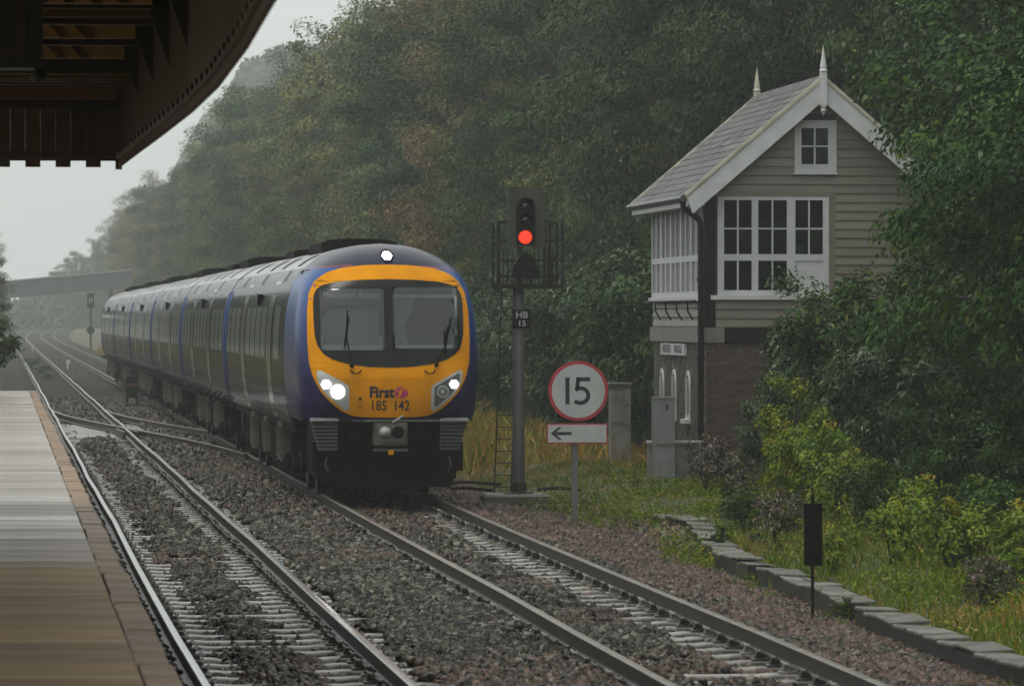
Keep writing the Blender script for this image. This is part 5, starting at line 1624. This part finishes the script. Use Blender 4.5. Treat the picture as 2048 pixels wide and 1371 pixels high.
for i in range(9):
    x = pA[0] + (pB[0] - pA[0]) * i / 8 - 3; zt = pA[1] + (pB[1] - pA[1]) * i / 8
    MB().box(x - 0.06, x + 0.06, -0.06, -0.002, zt - 1.5, zt - 0.13).build('stiffener', m_fb, fbr)
for x in (-9.5, 6.5):
    for y in (0.3, 2.0): MB().box(x - 0.15, x + 0.15, y - 0.12, y + 0.12, -0.8, pA[1] + slope * (x + 3 - pA[0]) - 1.551).build('column', m_fb, fbr)
# ------------------------------------------------------------------ vegetation
def unit(v): return v / np.maximum(np.linalg.norm(v, axis=-1, keepdims=True), 1e-9)


def leafcloud(c, n, size, aspect=0.55, t=None, droop=0.0):
    """one folded quad per leaf"""
    N = len(c)
    n = unit(n)
    if t is None: t = rng.normal(size=(N, 3))
    t = unit(t - n * np.sum(t * n, -1, keepdims=True))
    b = np.cross(n, t)
    l = size[:, None]; w = l * aspect
    V = np.stack([c - t * l * 0.5, c + b * w * 0.5 + n * w * 0.12, c + t * l * 0.5 - np.array([0, 0, 1]) * l * droop, c - b * w * 0.5 + n * w * 0.12], 1).reshape(-1, 3)
    return V, np.arange(4 * N).reshape(N, 4)


m_bark = pm('bark', (0.035, 0.03, 0.024), (0.02, 0.018, 0.015), scale=6, rough=0.8, bump=0.4)
LG = leafmat('leaf_green', [(0.0, (0.007, 0.026, 0.008)), (0.45, (0.022, 0.062, 0.016)), (0.8, (0.055, 0.100, 0.020)), (1.0, (0.13, 0.10, 0.025))], 0.34, 0.16, 0.025, 0.28)
LO = leafmat('leaf_olive', [(0.0, (0.036, 0.060, 0.012)), (0.45, (0.092, 0.122, 0.028)), (0.8, (0.160, 0.165, 0.042)), (1.0, (0.23, 0.16, 0.045))], 0.38, 0.18, 0.02, 0.22)  # olive leaf, its colour also lightened to imitate haze over farther trees
LR = leafmat('leaf_rust', [(0.0, (0.075, 0.062, 0.016)), (0.5, (0.16, 0.118, 0.036)), (0.85, (0.23, 0.15, 0.045)), (1.0, (0.27, 0.14, 0.04))], 0.4, 0.35, 0.015, 0.2)  # autumn tan, lightened in colour to stand in for distance haze
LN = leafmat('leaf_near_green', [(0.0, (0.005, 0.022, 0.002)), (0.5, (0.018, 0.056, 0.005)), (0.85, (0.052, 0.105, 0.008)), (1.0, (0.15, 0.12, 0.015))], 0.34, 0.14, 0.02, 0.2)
LP = leafmat('leaf_pale_underside', [(0.0, (0.010, 0.034, 0.008)), (0.5, (0.030, 0.074, 0.018)), (0.8, (0.08, 0.125, 0.045)), (1.0, (0.30, 0.33, 0.22))], 0.32, 0.25, 0.01, 0.15)
LY = leafmat('leaf_yellow_green', [(0.0, (0.05, 0.10, 0.006)), (0.5, (0.125, 0.20, 0.010)), (0.85, (0.25, 0.26, 0.012)), (1.0, (0.36, 0.22, 0.015))], 0.36, 0.15, 0.01, 0.1)
LX = leafmat('leaf_orange', [(0.0, (0.07, 0.07, 0.02)), (0.3, (0.16, 0.08, 0.02)), (0.7, (0.40, 0.11, 0.025)), (1.0, (0.5, 0.13, 0.03))], 0.4, 0.4, 0.01, 0.1)
LB_ = leafmat('leaf_bramble', [(0.0, (0.028, 0.035, 0.016)), (0.4, (0.055, 0.05, 0.025)), (0.75, (0.11, 0.06, 0.04)), (1.0, (0.15, 0.11, 0.05))], 0.4, 0.5, 0.01, 0.1)


def plant_meshes(name, seed, Hh, R, zlow, ncl, nleaf, lsize, rc=(0.6, 1.1), aspect=0.55, shell=0.45, stems=1, lean=0.0, flat=0.7, droop=0.15, nlimb=26, spiky=0.0):
    """crown mesh (leaves in clumps) and trunk mesh with limbs reaching the clumps"""
    g = np.random.default_rng(seed)
    d = unit(g.normal(size=(ncl, 3)))
    lump = 1 + 0.22 * np.sin(3 * d[:, 0] + seed) * np.cos(2.3 * d[:, 1] + 2 * seed) + 0.15 * np.sin(5 * d[:, 2] + 3 * d[:, 0] + seed)
    u = (shell + (1 - shell) * g.uniform(0, 1, ncl) ** 0.6) * lump
    zc, hz = (Hh + zlow) / 2, (Hh - zlow) / 2
    C = np.stack([d[:, 0] * u * R, d[:, 1] * u * R, zc + d[:, 2] * u * hz], -1)
    C[:, 0] += lean * (C[:, 2] / Hh) ** 2
    top = np.clip((C[:, 2] - zc) / hz, 0, 1)
    C[:, :2] *= (1 - 0.25 * top[:, None] ** 2)
    C[:, 2] = np.maximum(C[:, 2], zlow + 0.1)
    rcl = g.uniform(*rc, ncl)
    per = nleaf // ncl
    cl = np.repeat(np.arange(ncl), per)
    off = unit(g.normal(size=(len(cl), 3))) * (g.uniform(0, 1, len(cl)) ** 0.45)[:, None]
    off[:, 2] *= flat
    P = C[cl] + off * rcl[cl][:, None]
    out = unit(C - np.array([0, 0, zc]))[cl]
    n = 0.55 * out + 0.45 * unit(off) + np.array([0, 0, 0.55]) + 0.55 * g.normal(size=(len(cl), 3))
    t = out + 0.8 * g.normal(size=(len(cl), 3)) + np.array([0, 0, -0.4 + spiky])
    size = lsize * g.uniform(0.65, 1.3, len(cl))
    V, Fq = leafcloud(P, n, size, aspect, t, droop)
    ctone = g.uniform(0, 1, ncl)
    tone = np.clip(0.55 * ctone[cl] + 0.45 * g.uniform(0, 1, len(cl)), 0, 1)
    tone = np.where(g.uniform(0, 1, len(cl)) < 0.012, 0.95, tone)
    cr = (V, Fq, np.repeat(tone, 4))
    b = MB()
    r0 = 0.018 * Hh + 0.02
    if stems == 1:
        pts = [(0.06 * math.sin(k + seed) * k * 0.4 + lean * (k / 8 * 0.85) ** 2, 0.05 * math.cos(1.7 * k + seed) * k * 0.4, Hh * 0.85 * k / 8 - 0.2 * (k == 0)) for k in range(9)]
        b.tube(pts, [r0 * (1.35 if k == 0 else 1) * (1 - 0.105 * k) for k in range(9)], 8)
        for q in g.choice(ncl, min(nlimb, ncl), replace=False):
            c = C[q]; z0 = max(0.12 * Hh, min(0.8 * Hh, c[2] * 0.65)); k = z0 / (Hh * 0.85) * 8; i = min(int(k), 7)
            p0 = Vector(pts[i]).lerp(Vector(pts[i + 1]), k - i)
            m_ = p0.lerp(Vector(c), 0.55) + Vector((0, 0, 0.06 * Hh))
            b.tube([p0, m_, Vector(c)], [r0 * 0.42, r0 * 0.26, r0 * 0.08], 5)
    else:
        for k in range(stems):
            q = C[g.integers(ncl)]
            p0 = Vector((g.uniform(-.2, .2) * R, g.uniform(-.2, .2) * R, -0.1))
            m_ = p0.lerp(Vector(q), 0.5) + Vector((0, 0, 0.15 * Hh))
            b.tube([p0, m_, Vector(q)], [r0 * 0.5, r0 * 0.35, r0 * 0.12], 5)
    return cr, b.mesh(name + '_stem', m_bark, True)


def crown_mesh(cr, mat, name): return np_mesh(name, cr[0], cr[1], mat, False, {'tone': cr[2]})


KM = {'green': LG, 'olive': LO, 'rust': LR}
variants = []
for i, (seed, Hh, R, zl) in enumerate(((11, 15, 4.2, 1.2), (12, 14.5, 3.8, 1.0), (13, 16, 4.4, 1.6), (14, 15, 3.6, 0.8))):
    cr, st = plant_meshes('tree', seed, Hh, R, zl, 150, 62000, 0.155, (0.65, 1.3), flat=0.55)
    me0 = crown_mesh(cr, LG, 'crown')
    mm = {'green': me0}
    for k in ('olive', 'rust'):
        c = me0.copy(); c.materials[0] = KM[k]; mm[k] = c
    variants.append((mm, st))
fine = []
for seed, Hh, R, zl in ((21, 15.5, 4.3, 0.8), (22, 14.5, 4.0, 0.8)):
    cr, st = plant_meshes('tree', seed, Hh, R, zl, 150, 88000, 0.125, (0.6, 1.2), aspect=0.5, flat=0.55)
    me0 = crown_mesh(cr, LG, 'crown')
    mm = {'green': me0}
    for k in ('olive', 'rust'):
        c = me0.copy(); c.materials[0] = KM[k]; mm[k] = c
    fine.append((mm, st))
# feathery open tree for the skyline
cr, st = plant_meshes('tree', 31, 17, 3.4, 4, 120, 15000, 0.24, (0.5, 0.9), shell=0.3, nlimb=60, aspect=0.35)
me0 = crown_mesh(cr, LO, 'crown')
open_var = ({'olive': me0, 'green': me0, 'rust': me0}, st)

KINDW = {'green': 'dark green', 'olive': 'olive green', 'rust': 'brownish autumn'}
ORD = ['first', 'second', 'third', 'fourth', 'fifth', 'sixth', 'seventh', 'eighth', 'ninth', 'tenth', 'eleventh', 'twelfth', 'thirteenth', 'fourteenth', 'fifteenth', 'sixteenth', 'seventeenth', 'eighteenth', 'nineteenth', 'twentieth']
def ordinal(n):
    if n < 20: return ORD[n]
    tens = {2: 'twenty', 3: 'thirty', 4: 'forty', 5: 'fifty', 6: 'sixty', 7: 'seventy', 8: 'eighty', 9: 'ninety'}[(n + 1) // 10]
    r = (n + 1) % 10
    return {'twenty': 'twentieth', 'thirty': 'thirtieth', 'forty': 'fortieth', 'fifty': 'fiftieth', 'sixty': 'sixtieth', 'seventy': 'seventieth', 'eighty': 'eightieth', 'ninety': 'ninetieth'}[tens] if r == 0 else tens + '-' + ORD[r - 1]


def tree(x, y, var, kind, sc, rz, label, group, name='broadleaf_tree', zoff=0.0):
    mm, st = var
    t = tag(empty(name, (x, y, float(gz(x, y)) + zoff), rz), label, 'tree', group)
    t.scale = (sc, sc, sc)
    obj('trunk', st, t); obj('crown', mm[kind], t)
    return t


rt = random.Random(42)
rows = {'front row of the wood': [], 'second row of the wood': [], 'third row of the wood': []}
y = 97.0
while y < 760:
    rows['front row of the wood'].append((17.2 + rt.uniform(-0.9, 0.9) + (1.2 if y < 112 else 0), y)); y += 5.0 * (1 + y / 360)
y = 95.0
while y < 620:
    rows['second row of the wood'].append((23.5 + rt.uniform(-1.5, 1.5), y)); y += 6.5 * (1 + y / 330)
y = 97.0
while y < 240:
    rows['third row of the wood'].append((31 + rt.uniform(-2, 2), y)); y += 8 * (1 + y / 330)
for rn, pts in rows.items():
    for i, (x, y) in enumerate(pts):
        # autumn colour is commoner in the middle distance; its lightened leaves also imitate haze
        p = rt.random()
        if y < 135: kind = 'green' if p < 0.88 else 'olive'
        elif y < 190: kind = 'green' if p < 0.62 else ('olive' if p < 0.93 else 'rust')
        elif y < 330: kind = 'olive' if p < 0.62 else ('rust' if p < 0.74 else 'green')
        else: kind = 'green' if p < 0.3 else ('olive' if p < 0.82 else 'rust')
        sc = rt.uniform(0.86, 1.08) * (1.0 if rn.startswith('front') else 0.92)
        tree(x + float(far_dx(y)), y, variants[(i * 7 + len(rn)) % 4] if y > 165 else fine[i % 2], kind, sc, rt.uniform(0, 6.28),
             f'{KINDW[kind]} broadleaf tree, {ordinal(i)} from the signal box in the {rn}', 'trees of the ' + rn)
tree(15.6, 232, open_var, 'olive', 1.02, 0.6, 'thin feathery tree rising above the treeline against the sky', 'trees on the skyline')
tree(16.6, 262, open_var, 'olive', 0.92, 2.6, 'smaller feathery tree on the skyline left of the tallest one', 'trees on the skyline')
# trees on the far side, beyond the platform
y = 140.0; i = 0
while y < 560:
    s = 0.5 + 0.4 * min(1, (y - 140) / 200)
    tree(-8.6 - 1.6 * s + rt.uniform(-1, 1), y, variants[i % 4], ('olive', 'green', 'rust')[i % 3], s, i * 1.3, f'hazy tree left of the line beyond the platform, {ordinal(i)} from the platform end', 'trees left of the line')
    y += 11 * (1 + y / 500); i += 1
for i, (x, y, s) in enumerate(((15.5, 815, 1.0), (12.6, 838, 0.85), (9.8, 862, 0.7), (18.5, 826, 1.05), (8.2, 885, 0.5))):
    tree(x, y, variants[(i + 1) % 4], ('green', 'olive')[i % 2], s, i * 2.1, f'misty far tree where the line curves away, {ordinal(i)} of five', 'trees at the far bend')

# near trees and bushes with fine leaves
crN, stN = plant_meshes('near_tree', 51, 9.5, 3.1, 0.5, 230, 62000, 0.115, (0.40, 0.80), nlimb=40, shell=0.35, aspect=0.5)
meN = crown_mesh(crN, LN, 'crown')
def near_tree(px, d, zz, rz, sc, label, me=meN, st=stN, name='sycamore_tree', cat='tree', group='trees beside the signal box'):
    p = at(px, 900, d)
    t = tag(empty(name, (p.x, p.y, float(gz(p.x, p.y)) + zz), rz), label, cat, group)
    t.scale = (sc, sc, sc)
    obj('trunk', st, t); obj('crown', me, t)
    return t


near_tree(2235, 69, 0, 0.4, 0.98, 'large dark green leafy tree at the right picture edge beside the signal box')
near_tree(2260, 62, 0, 2.2, 0.85, 'shaded leafy tree cut by the right picture edge, nearest the camera')
near_tree(2180, 79, 0, 4.0, 0.92, 'leafy tree close against the right side of the signal box gable')
near_tree(2060, 93, 0.3, 5.3, 1.05, 'tall leafy tree behind the right side of the signal box')
crS, stS = plant_meshes('bush', 61, 3.2, 1.05, 0.1, 90, 13000, 0.105, (0.22, 0.42), stems=12, shell=0.3, aspect=0.48)
meS = {m.name: crown_mesh(crS, m, 'foliage') for m in (LN, LP, LY, LB_, LG)}
crS2, stS2 = plant_meshes('bush', 62, 3.6, 1.3, 0.0, 80, 12000, 0.13, (0.25, 0.5), stems=14, shell=0.3, aspect=0.36, spiky=0.2, droop=0.25)
meS2 = {m.name: crown_mesh(crS2, m, 'foliage') for m in (LN, LP, LY, LG, LO)}
crS3, stS3 = plant_meshes('bush', 63, 1.0, 0.55, 0.02, 34, 2400, 0.075, (0.10, 0.24), stems=9, shell=0.15, aspect=0.4, spiky=0.5, droop=0.2)
meS3 = {m.name: crown_mesh(crS3, m, 'foliage') for m in (LN, LY, LB_)}
def bush(px, d, sc, mat, label, rz=0.0, v=1, group='bushes around the signal box', name='bush', sz_=None):
    p = at(px, 900, d)
    t = tag(empty(name, (p.x, p.y, float(gz(p.x, p.y)) - 0.05), rz), label, 'bush', group)
    if sc < 0.4:                                         # low plants: looser mesh with full-size leaves
        q_ = sc * 3.0
        t.scale = (q_, q_, (sz_ or sc) * 3.0)
        obj('stems', stS3, t); obj('foliage', meS3[mat.name], t)
        return t
    t.scale = (sc, sc, sz_ or sc)
    obj('stems', stS if v == 1 else stS2, t); obj('foliage', (meS if v == 1 else meS2)[mat.name], t)
    return t


bush(1612, 77, 0.80, LP, 'dense green bush directly in front of the signal box window', 0.3, 1, sz_=0.97)
bush(1720, 76, 0.95, LN, 'green bush at the right of the window bush, before the weatherboard wall', 1.9, 2, sz_=0.98)
bush(1545, 79, 0.52, LP, 'small pale-leaved bush against the red brick gable wall', 4.1, 1)
bush(1800, 72, 0.80, LP, 'shaded bush with silvery leaves at the foot of the big tree', 2.6, 2)
bush(1590, 70, 0.50, LY, 'yellow-green young sapling bush in front of the brick wall', 0.9, 1, sz_=0.56)
bush(1655, 68.5, 0.36, LY, 'low yellow-green sapling bush right of the bigger yellow-green one', 3.4, 1, sz_=0.46)
bush(1415, 77, 0.26, LB_, 'reddish bramble clump at the foot of the drainpipe', 1.2, 1, sz_=0.33)
bush(1470, 76, 0.30, LB_, 'brown bramble clump right of the drainpipe below the brick gable', 2.9, 1, sz_=0.24)
bush(1900, 66, 0.55, LN, 'dark low bush under the trees near the right edge', 5.0, 2)
bush(2010, 62, 0.52, LN, 'low green bush at the right edge above the tall grass', 0.2, 2)
bush(1965, 80, 1.15, LN, 'dark tall bush in the shade behind the trees at the right edge', 2.0, 2)
bush(2045, 83, 1.2, LG, 'dark bush at the right edge behind the other tall shaded bush', 0.7, 2)
for i, (px, d, sc, m, v, lab) in enumerate(((1790, 57.5, 0.20, LY, 1, 'low yellow-green bush on the grassy bank right of the black plate post'), (1905, 55, 0.24, LY, 2, 'yellowish bush on the bank near the right edge, taller than its neighbour'), (1985, 50, 0.16, LB_, 1, 'small rusty bramble at the right edge of the bank'),
                                              (1560, 62, 0.20, LB_, 1, 'rusty bramble on the bank behind the bend of the stone edging'), (1480, 66, 0.17, LN, 2, 'small green bush between stone edging and brick gable'), (1745, 62, 0.26, LN, 2, 'dark green fern-like bush on the bank behind the yellow-green ones'), (1850, 60, 0.24, LY, 1, 'yellow-green bush on the bank below the dark trees'), (1665, 57, 0.17, LY, 2, 'small yellow-green bush on the bank behind the black plate'), (1960, 57, 0.27, LN, 2, 'dark green bush on the bank between the right edge and the yellowish bush'), (2040, 53, 0.25, LY, 1, 'yellow-green bush on the bank cut by the right edge'), (1700, 66, 0.28, LY, 1, 'yellow-green bush on the bank beside the orange-leaved weeds'))):
    bush(px, d, sc * 1.3, m, lab, i * 1.7, v, 'bushes on the grassy bank')
# bushes along the foot of the wood
fw = [(1290, 99, 1.05, LP, 2), (1235, 108, 1.2, LP, 2), (1180, 112, 1.15, LG, 2), (1120, 120, 1.2, LP, 2), (1075, 127, 1.15, LG, 2), (1020, 133, 1.2, LP, 1), (985, 144, 1.2, LG, 2), (930, 152, 1.3, LO, 2), (1330, 97, 1.2, LG, 2), (1265, 118, 1.3, LG, 2)]
for i, (px, d, s, m, v) in enumerate(fw):
    bush(px, d, s, m, f'arching {"silvery" if m is LP else "green" if m is LG else "olive"} bush at the foot of the wood, {ordinal(i)} from the signal box' if i < 8 else ('dark bush behind the back corner of the signal box' if i == 8 else 'dark bush among the arching bushes, set back from them'), i * 1.1, v, 'bushes at the foot of the wood')
i = 0
y = 165.0
while y < 420:
    p = (13.6 + rt.uniform(-0.8, 0.8), y)
    t = tag(empty('bush', (p[0], p[1], float(gz(*p)) - 0.1), rt.uniform(0, 6)), f'hazy lineside bush behind the train, {ordinal(i)} along the wood edge', 'bush', 'bushes behind the train')
    s = rt.uniform(1.0, 1.6); t.scale = (s, s, s)
    obj('stems', stS2, t); obj('foliage', meS2[(LG, LO, LY)[i % 3].name], t)
    y += 9 * (1 + y / 300); i += 1
# left edge: sapling by the platform end and a tree behind it
crL, stL = plant_meshes('sapling', 71, 3.4, 0.95, 1.5, 42, 3600, 0.13, (0.2, 0.42), shell=0.4, nlimb=30, lean=0.2)
p = at(-62, 640, 112)
t = tag(empty('sapling', (p.x, p.y, float(gz(p.x, p.y)))), 'leafy branch of a sapling reaching in at the left edge above the platform end', 'tree')
obj('trunk', stL, t); obj('crown', crown_mesh(crL, LG, 'crown'), t)
tree(-1.45, 250, variants[3], 'olive', 0.54, 1.0, 'dark tree cut by the left picture edge above the footbridge end', 'trees left of the line')

# individual weeds that stand out
crW, stW = plant_meshes('weed', 81, 0.95, 0.22, 0.1, 22, 900, 0.075, (0.06, 0.13), stems=5, shell=0.2, aspect=0.3, spiky=0.8)
meW = {m.name: crown_mesh(crW, m, 'leaves') for m in (LX, LY, LB_, LN)}
for px, py, sc, m, lab in ((1705, 985, 1.35, LX, 'tall weed with bright orange leaves below the bushes'), (1735, 1015, 1.0, LX, 'shorter orange-leaved weed in front of the tall one'), (1835, 1000, 0.9, LX, 'small orange-tipped weed under the dark trees'),
                           (1935, 1150, 0.95, LY, 'pale yellow-green weed standing in the grass near the right edge'), (2015, 1200, 0.8, LY, 'yellow weed in the orange grass at the right edge'), (1270, 985, 0.45, LY, 'small yellow weed in the grass left of the grey cabinet'),
                           (1690, 1260, 0.42, LN, 'small green weed in the gravel right of the black plate post'), (1440, 1120, 0.5, LN, 'green weed growing at the bend of the stone edging'), (1105, 905, 0.55, LN, 'dark green weed in the straw grass behind the arrow plate'), (1480, 1010, 0.6, LB_, 'reddish weed in the verge below the brick wall')):
    z = -0.1
    for _ in range(4):
        g_ = ground(px, py, z); z = float(gz(g_.x, g_.y))
    t = tag(empty('weed', (g_.x, g_.y, z), px * 0.1), lab, 'weed', 'weeds in the verge')
    t.scale = (sc, sc, sc)
    obj('stems', stW, t); obj('leaves', meW[m.name], t)
for i, (px, py, s) in enumerate(((70, 738, 1.0), (88, 752, 0.8), (98, 765, 0.6), (52, 728, 0.7))):
    g_ = ground(px, py, -0.2)
    t = tag(empty('weed', tuple(g_), i), f'dark weed tuft growing between the platform rails, {ordinal(i)} of four', 'weed', 'weeds between the rails')
    t.scale = (s * 2.2, s * 3, s * 0.8); obj('leaves', meW[LN.name], t)

# grass (uncountable)
m_grass = leafmat('grass_blades', [(0.0, (0.050, 0.105, 0.006)), (0.3, (0.100, 0.165, 0.008)), (0.55, (0.19, 0.20, 0.012)), (0.65, (0.29, 0.235, 0.065)), (0.85, (0.33, 0.225, 0.06)), (1.0, (0.34, 0.16, 0.015))], 0.45, 0.08, 0, 0, 0.15)


def grass(n, x0, x1, y0, y1, h0, h1, asp, strawfn, thin=None):
    X = rng.uniform(x0, x1, n); Y = rng.uniform(y0, y1, n)
    if thin is not None:
        k = rng.uniform(0, 1, n) < thin(X, Y); X, Y = X[k], Y[k]
    n = len(X)
    patch = vnoise(X, Y, 0.8, 31) * 0.6 + vnoise(X, Y, 0.3, 33) * 0.4
    h = (h0 + (h1 - h0) * rng.uniform(0, 1, n) ** 1.6) * (0.45 + 1.1 * patch)
    Z = gz(X, Y)
    lean = rng.normal(size=(n, 3)) * np.array([0.45, 0.45, 0]) + np.array([0, 0, 1])
    t = unit(lean)
    c = np.stack([X, Y, Z], -1) + t * (h * 0.5)[:, None] - np.array([0, 0, 0.01])
    nn = rng.normal(size=(n, 3)); nn[:, 2] *= 0.3
    V, Fq = leafcloud(c, nn, h, asp, t, 0.12)
    straw = np.clip(strawfn(X, Y), 0, 1)
    tone = np.where(rng.uniform(0, 1, n) < straw, 0.6 + 0.4 * rng.uniform(0, 1, n), 0.5 * rng.uniform(0, 1, n))
    return V, Fq, np.repeat(tone, 4)


def join(parts):
    V, Fq, T_ = [], [], []
    o = 0
    for v, f, t in parts:
        V.append(v); Fq.append(f + o); T_.append(t); o += len(v)
    return np.concatenate(V), np.concatenate(Fq), np.concatenate(T_)


def clear(X, Y):
    """keep grass off the signal box, the stone edging and the gravel"""
    ed = np.interp(Y, [p.y for p in path[::-1]], [p.x for p in path[::-1]])
    k = np.where(Y < 71, sst(0.16, 0.42, X - ed + 0.3 * (vnoise(X, Y, 0.8, 71) - 0.5)), sst(7.6, 8.6, X))
    k = np.where((Y < 71) & (X < ed), 0.8 * (vnoise(X, Y, 0.8, 77) > 0.5) * sst(-0.8, -0.2, X - ed), k)
    ins = (X > c0.x - 0.1) & (X < c0.x + WB + 0.1) & (Y > c0.y - 0.1) & (Y < c0.y + LB + 0.1)
    return np.where(ins, 0, k)


P_ = [grass(70000, 7.4, 14.2, 38, 66, 0.07, 0.30, 0.06, lambda X, Y: 0.08 + 0.45 * (vnoise(X, Y, 1.6, 41) > 0.6) + 0.25 * sst(52, 42, Y), clear),
      grass(60000, 7.4, 14.5, 66, 92, 0.05, 0.18, 0.09, lambda X, Y: 0.10 + 0.35 * (vnoise(X, Y, 1.9, 43) > 0.62) + 0.3 * sst(10.5, 12, X), clear),
      grass(42000, 7.4, 15, 92, 150, 0.22, 0.62, 0.05, lambda X, Y: 0.55 + 0.4 * vnoise(X, Y, 4, 45), clear),
      grass(12000, 7.8, 15, 150, 420, 0.4, 1.0, 0.12, lambda X, Y: 0.5 + 0.4 * vnoise(X, Y, 14, 47), None),
      grass(9000, -9, -0.2, 119, 420, 0.2, 0.6, 0.16, lambda X, Y: 0.45 + 0 * X, None),
      grass(1800, 3.2, 4.5, 150, 420, 0.10, 0.3, 0.2, lambda X, Y: 0.3 + 0 * X, None)]
V, Fq, T_ = join(P_)
tag(obj('grass', np_mesh('grass', V, Fq, m_grass, False, {'tone': T_})), 'rough green and straw-coloured grass of the verge', 'grass', None, 'stuff')
# broad-leaved ground cover (uncountable)
n = 380
gx_, gy_ = rng.uniform(7.4, 14, n), rng.uniform(38, 78, n)
kk = clear(gx_, gy_) > 0.3
gx_, gy_ = gx_[kk], gy_[kk]
cl = np.repeat(np.arange(len(gx_)), 110)
rr_ = rng.uniform(0.12, 0.38, len(gx_))
o3 = rng.normal(size=(len(cl), 3)) * 0.5
Pp = np.stack([gx_[cl] + o3[:, 0] * rr_[cl], gy_[cl] + o3[:, 1] * rr_[cl], gz(gx_, gy_)[cl] + 0.06 + np.abs(o3[:, 2]) * rr_[cl] * 1.5], -1)
V, Fq = leafcloud(Pp, rng.normal(size=(len(cl), 3)) * 0.6 + np.array([0, 0, 1]), rng.uniform(0.025, 0.06, len(cl)), 0.5, None, 0.1)
ct = rng.uniform(0, 1, len(gx_)); hot = rng.uniform(0, 1, len(gx_)) < 0.18
tone = np.clip(np.where(hot[cl], 0.25, 0.0) + 0.35 * ct[cl] + 0.2 * rng.uniform(0, 1, len(cl)), 0, 1)
tag(obj('ground_cover', np_mesh('ground_cover', V, Fq, m_grass, False, {'tone': np.repeat(tone, 4)})), 'broad-leaved weeds spread through the verge grass', 'ground cover', None, 'stuff')
# far wood on the valley side
n = 26000
wx, wy = rng.uniform(-60, 150, n), rng.uniform(812, 900, n)
wz = -1 + np.interp(wx, [-150, -40, 0, 20, 30, 36, 42, 52, 190], [3, 3, 3, 8, 20, 33, 45, 47.5, 47.5]) * sst(800, 880, wy)
cb_ = vnoise(wx, wy, 7, 61)
Pp = np.stack([wx, wy, wz + cb_ * 5 * rng.uniform(0.3, 1, n)], -1)
V, Fq = leafcloud(Pp, rng.normal(size=(n, 3)) + np.array([0, -0.4, 0.5]), rng.uniform(0.9, 2.0, n), 0.8)
tag(obj('far_wood', np_mesh('far_wood', V, Fq, LG, False, {'tone': np.repeat(rng.uniform(0, 1, n), 4)})), 'far-off woodland on the misty valley side', 'woodland', None, 'stuff')

# ------------------------------------------------------------------ rain haze
mh_ = bpy.data.materials.new('rain_haze'); mh_.use_nodes = True
N_, L_ = mh_.node_tree.nodes, mh_.node_tree.links
N_.remove(N_['Principled BSDF'])
pv = N_.new('ShaderNodeVolumePrincipled')
pv.inputs['Color'].default_value = (0.78, 0.84, 0.82, 1)
pv.inputs['Density'].default_value = 0.00072
pv.inputs['Anisotropy'].default_value = 0.0
L_.new(pv.outputs[0], N_['Material Output'].inputs['Volume'])
hz = MB().box(-165, 206, -64, 1106, -3.0, 56.0).build('haze', mh_)
tag(hz, 'grey rain haze filling the valley', 'haze', None, 'stuff')
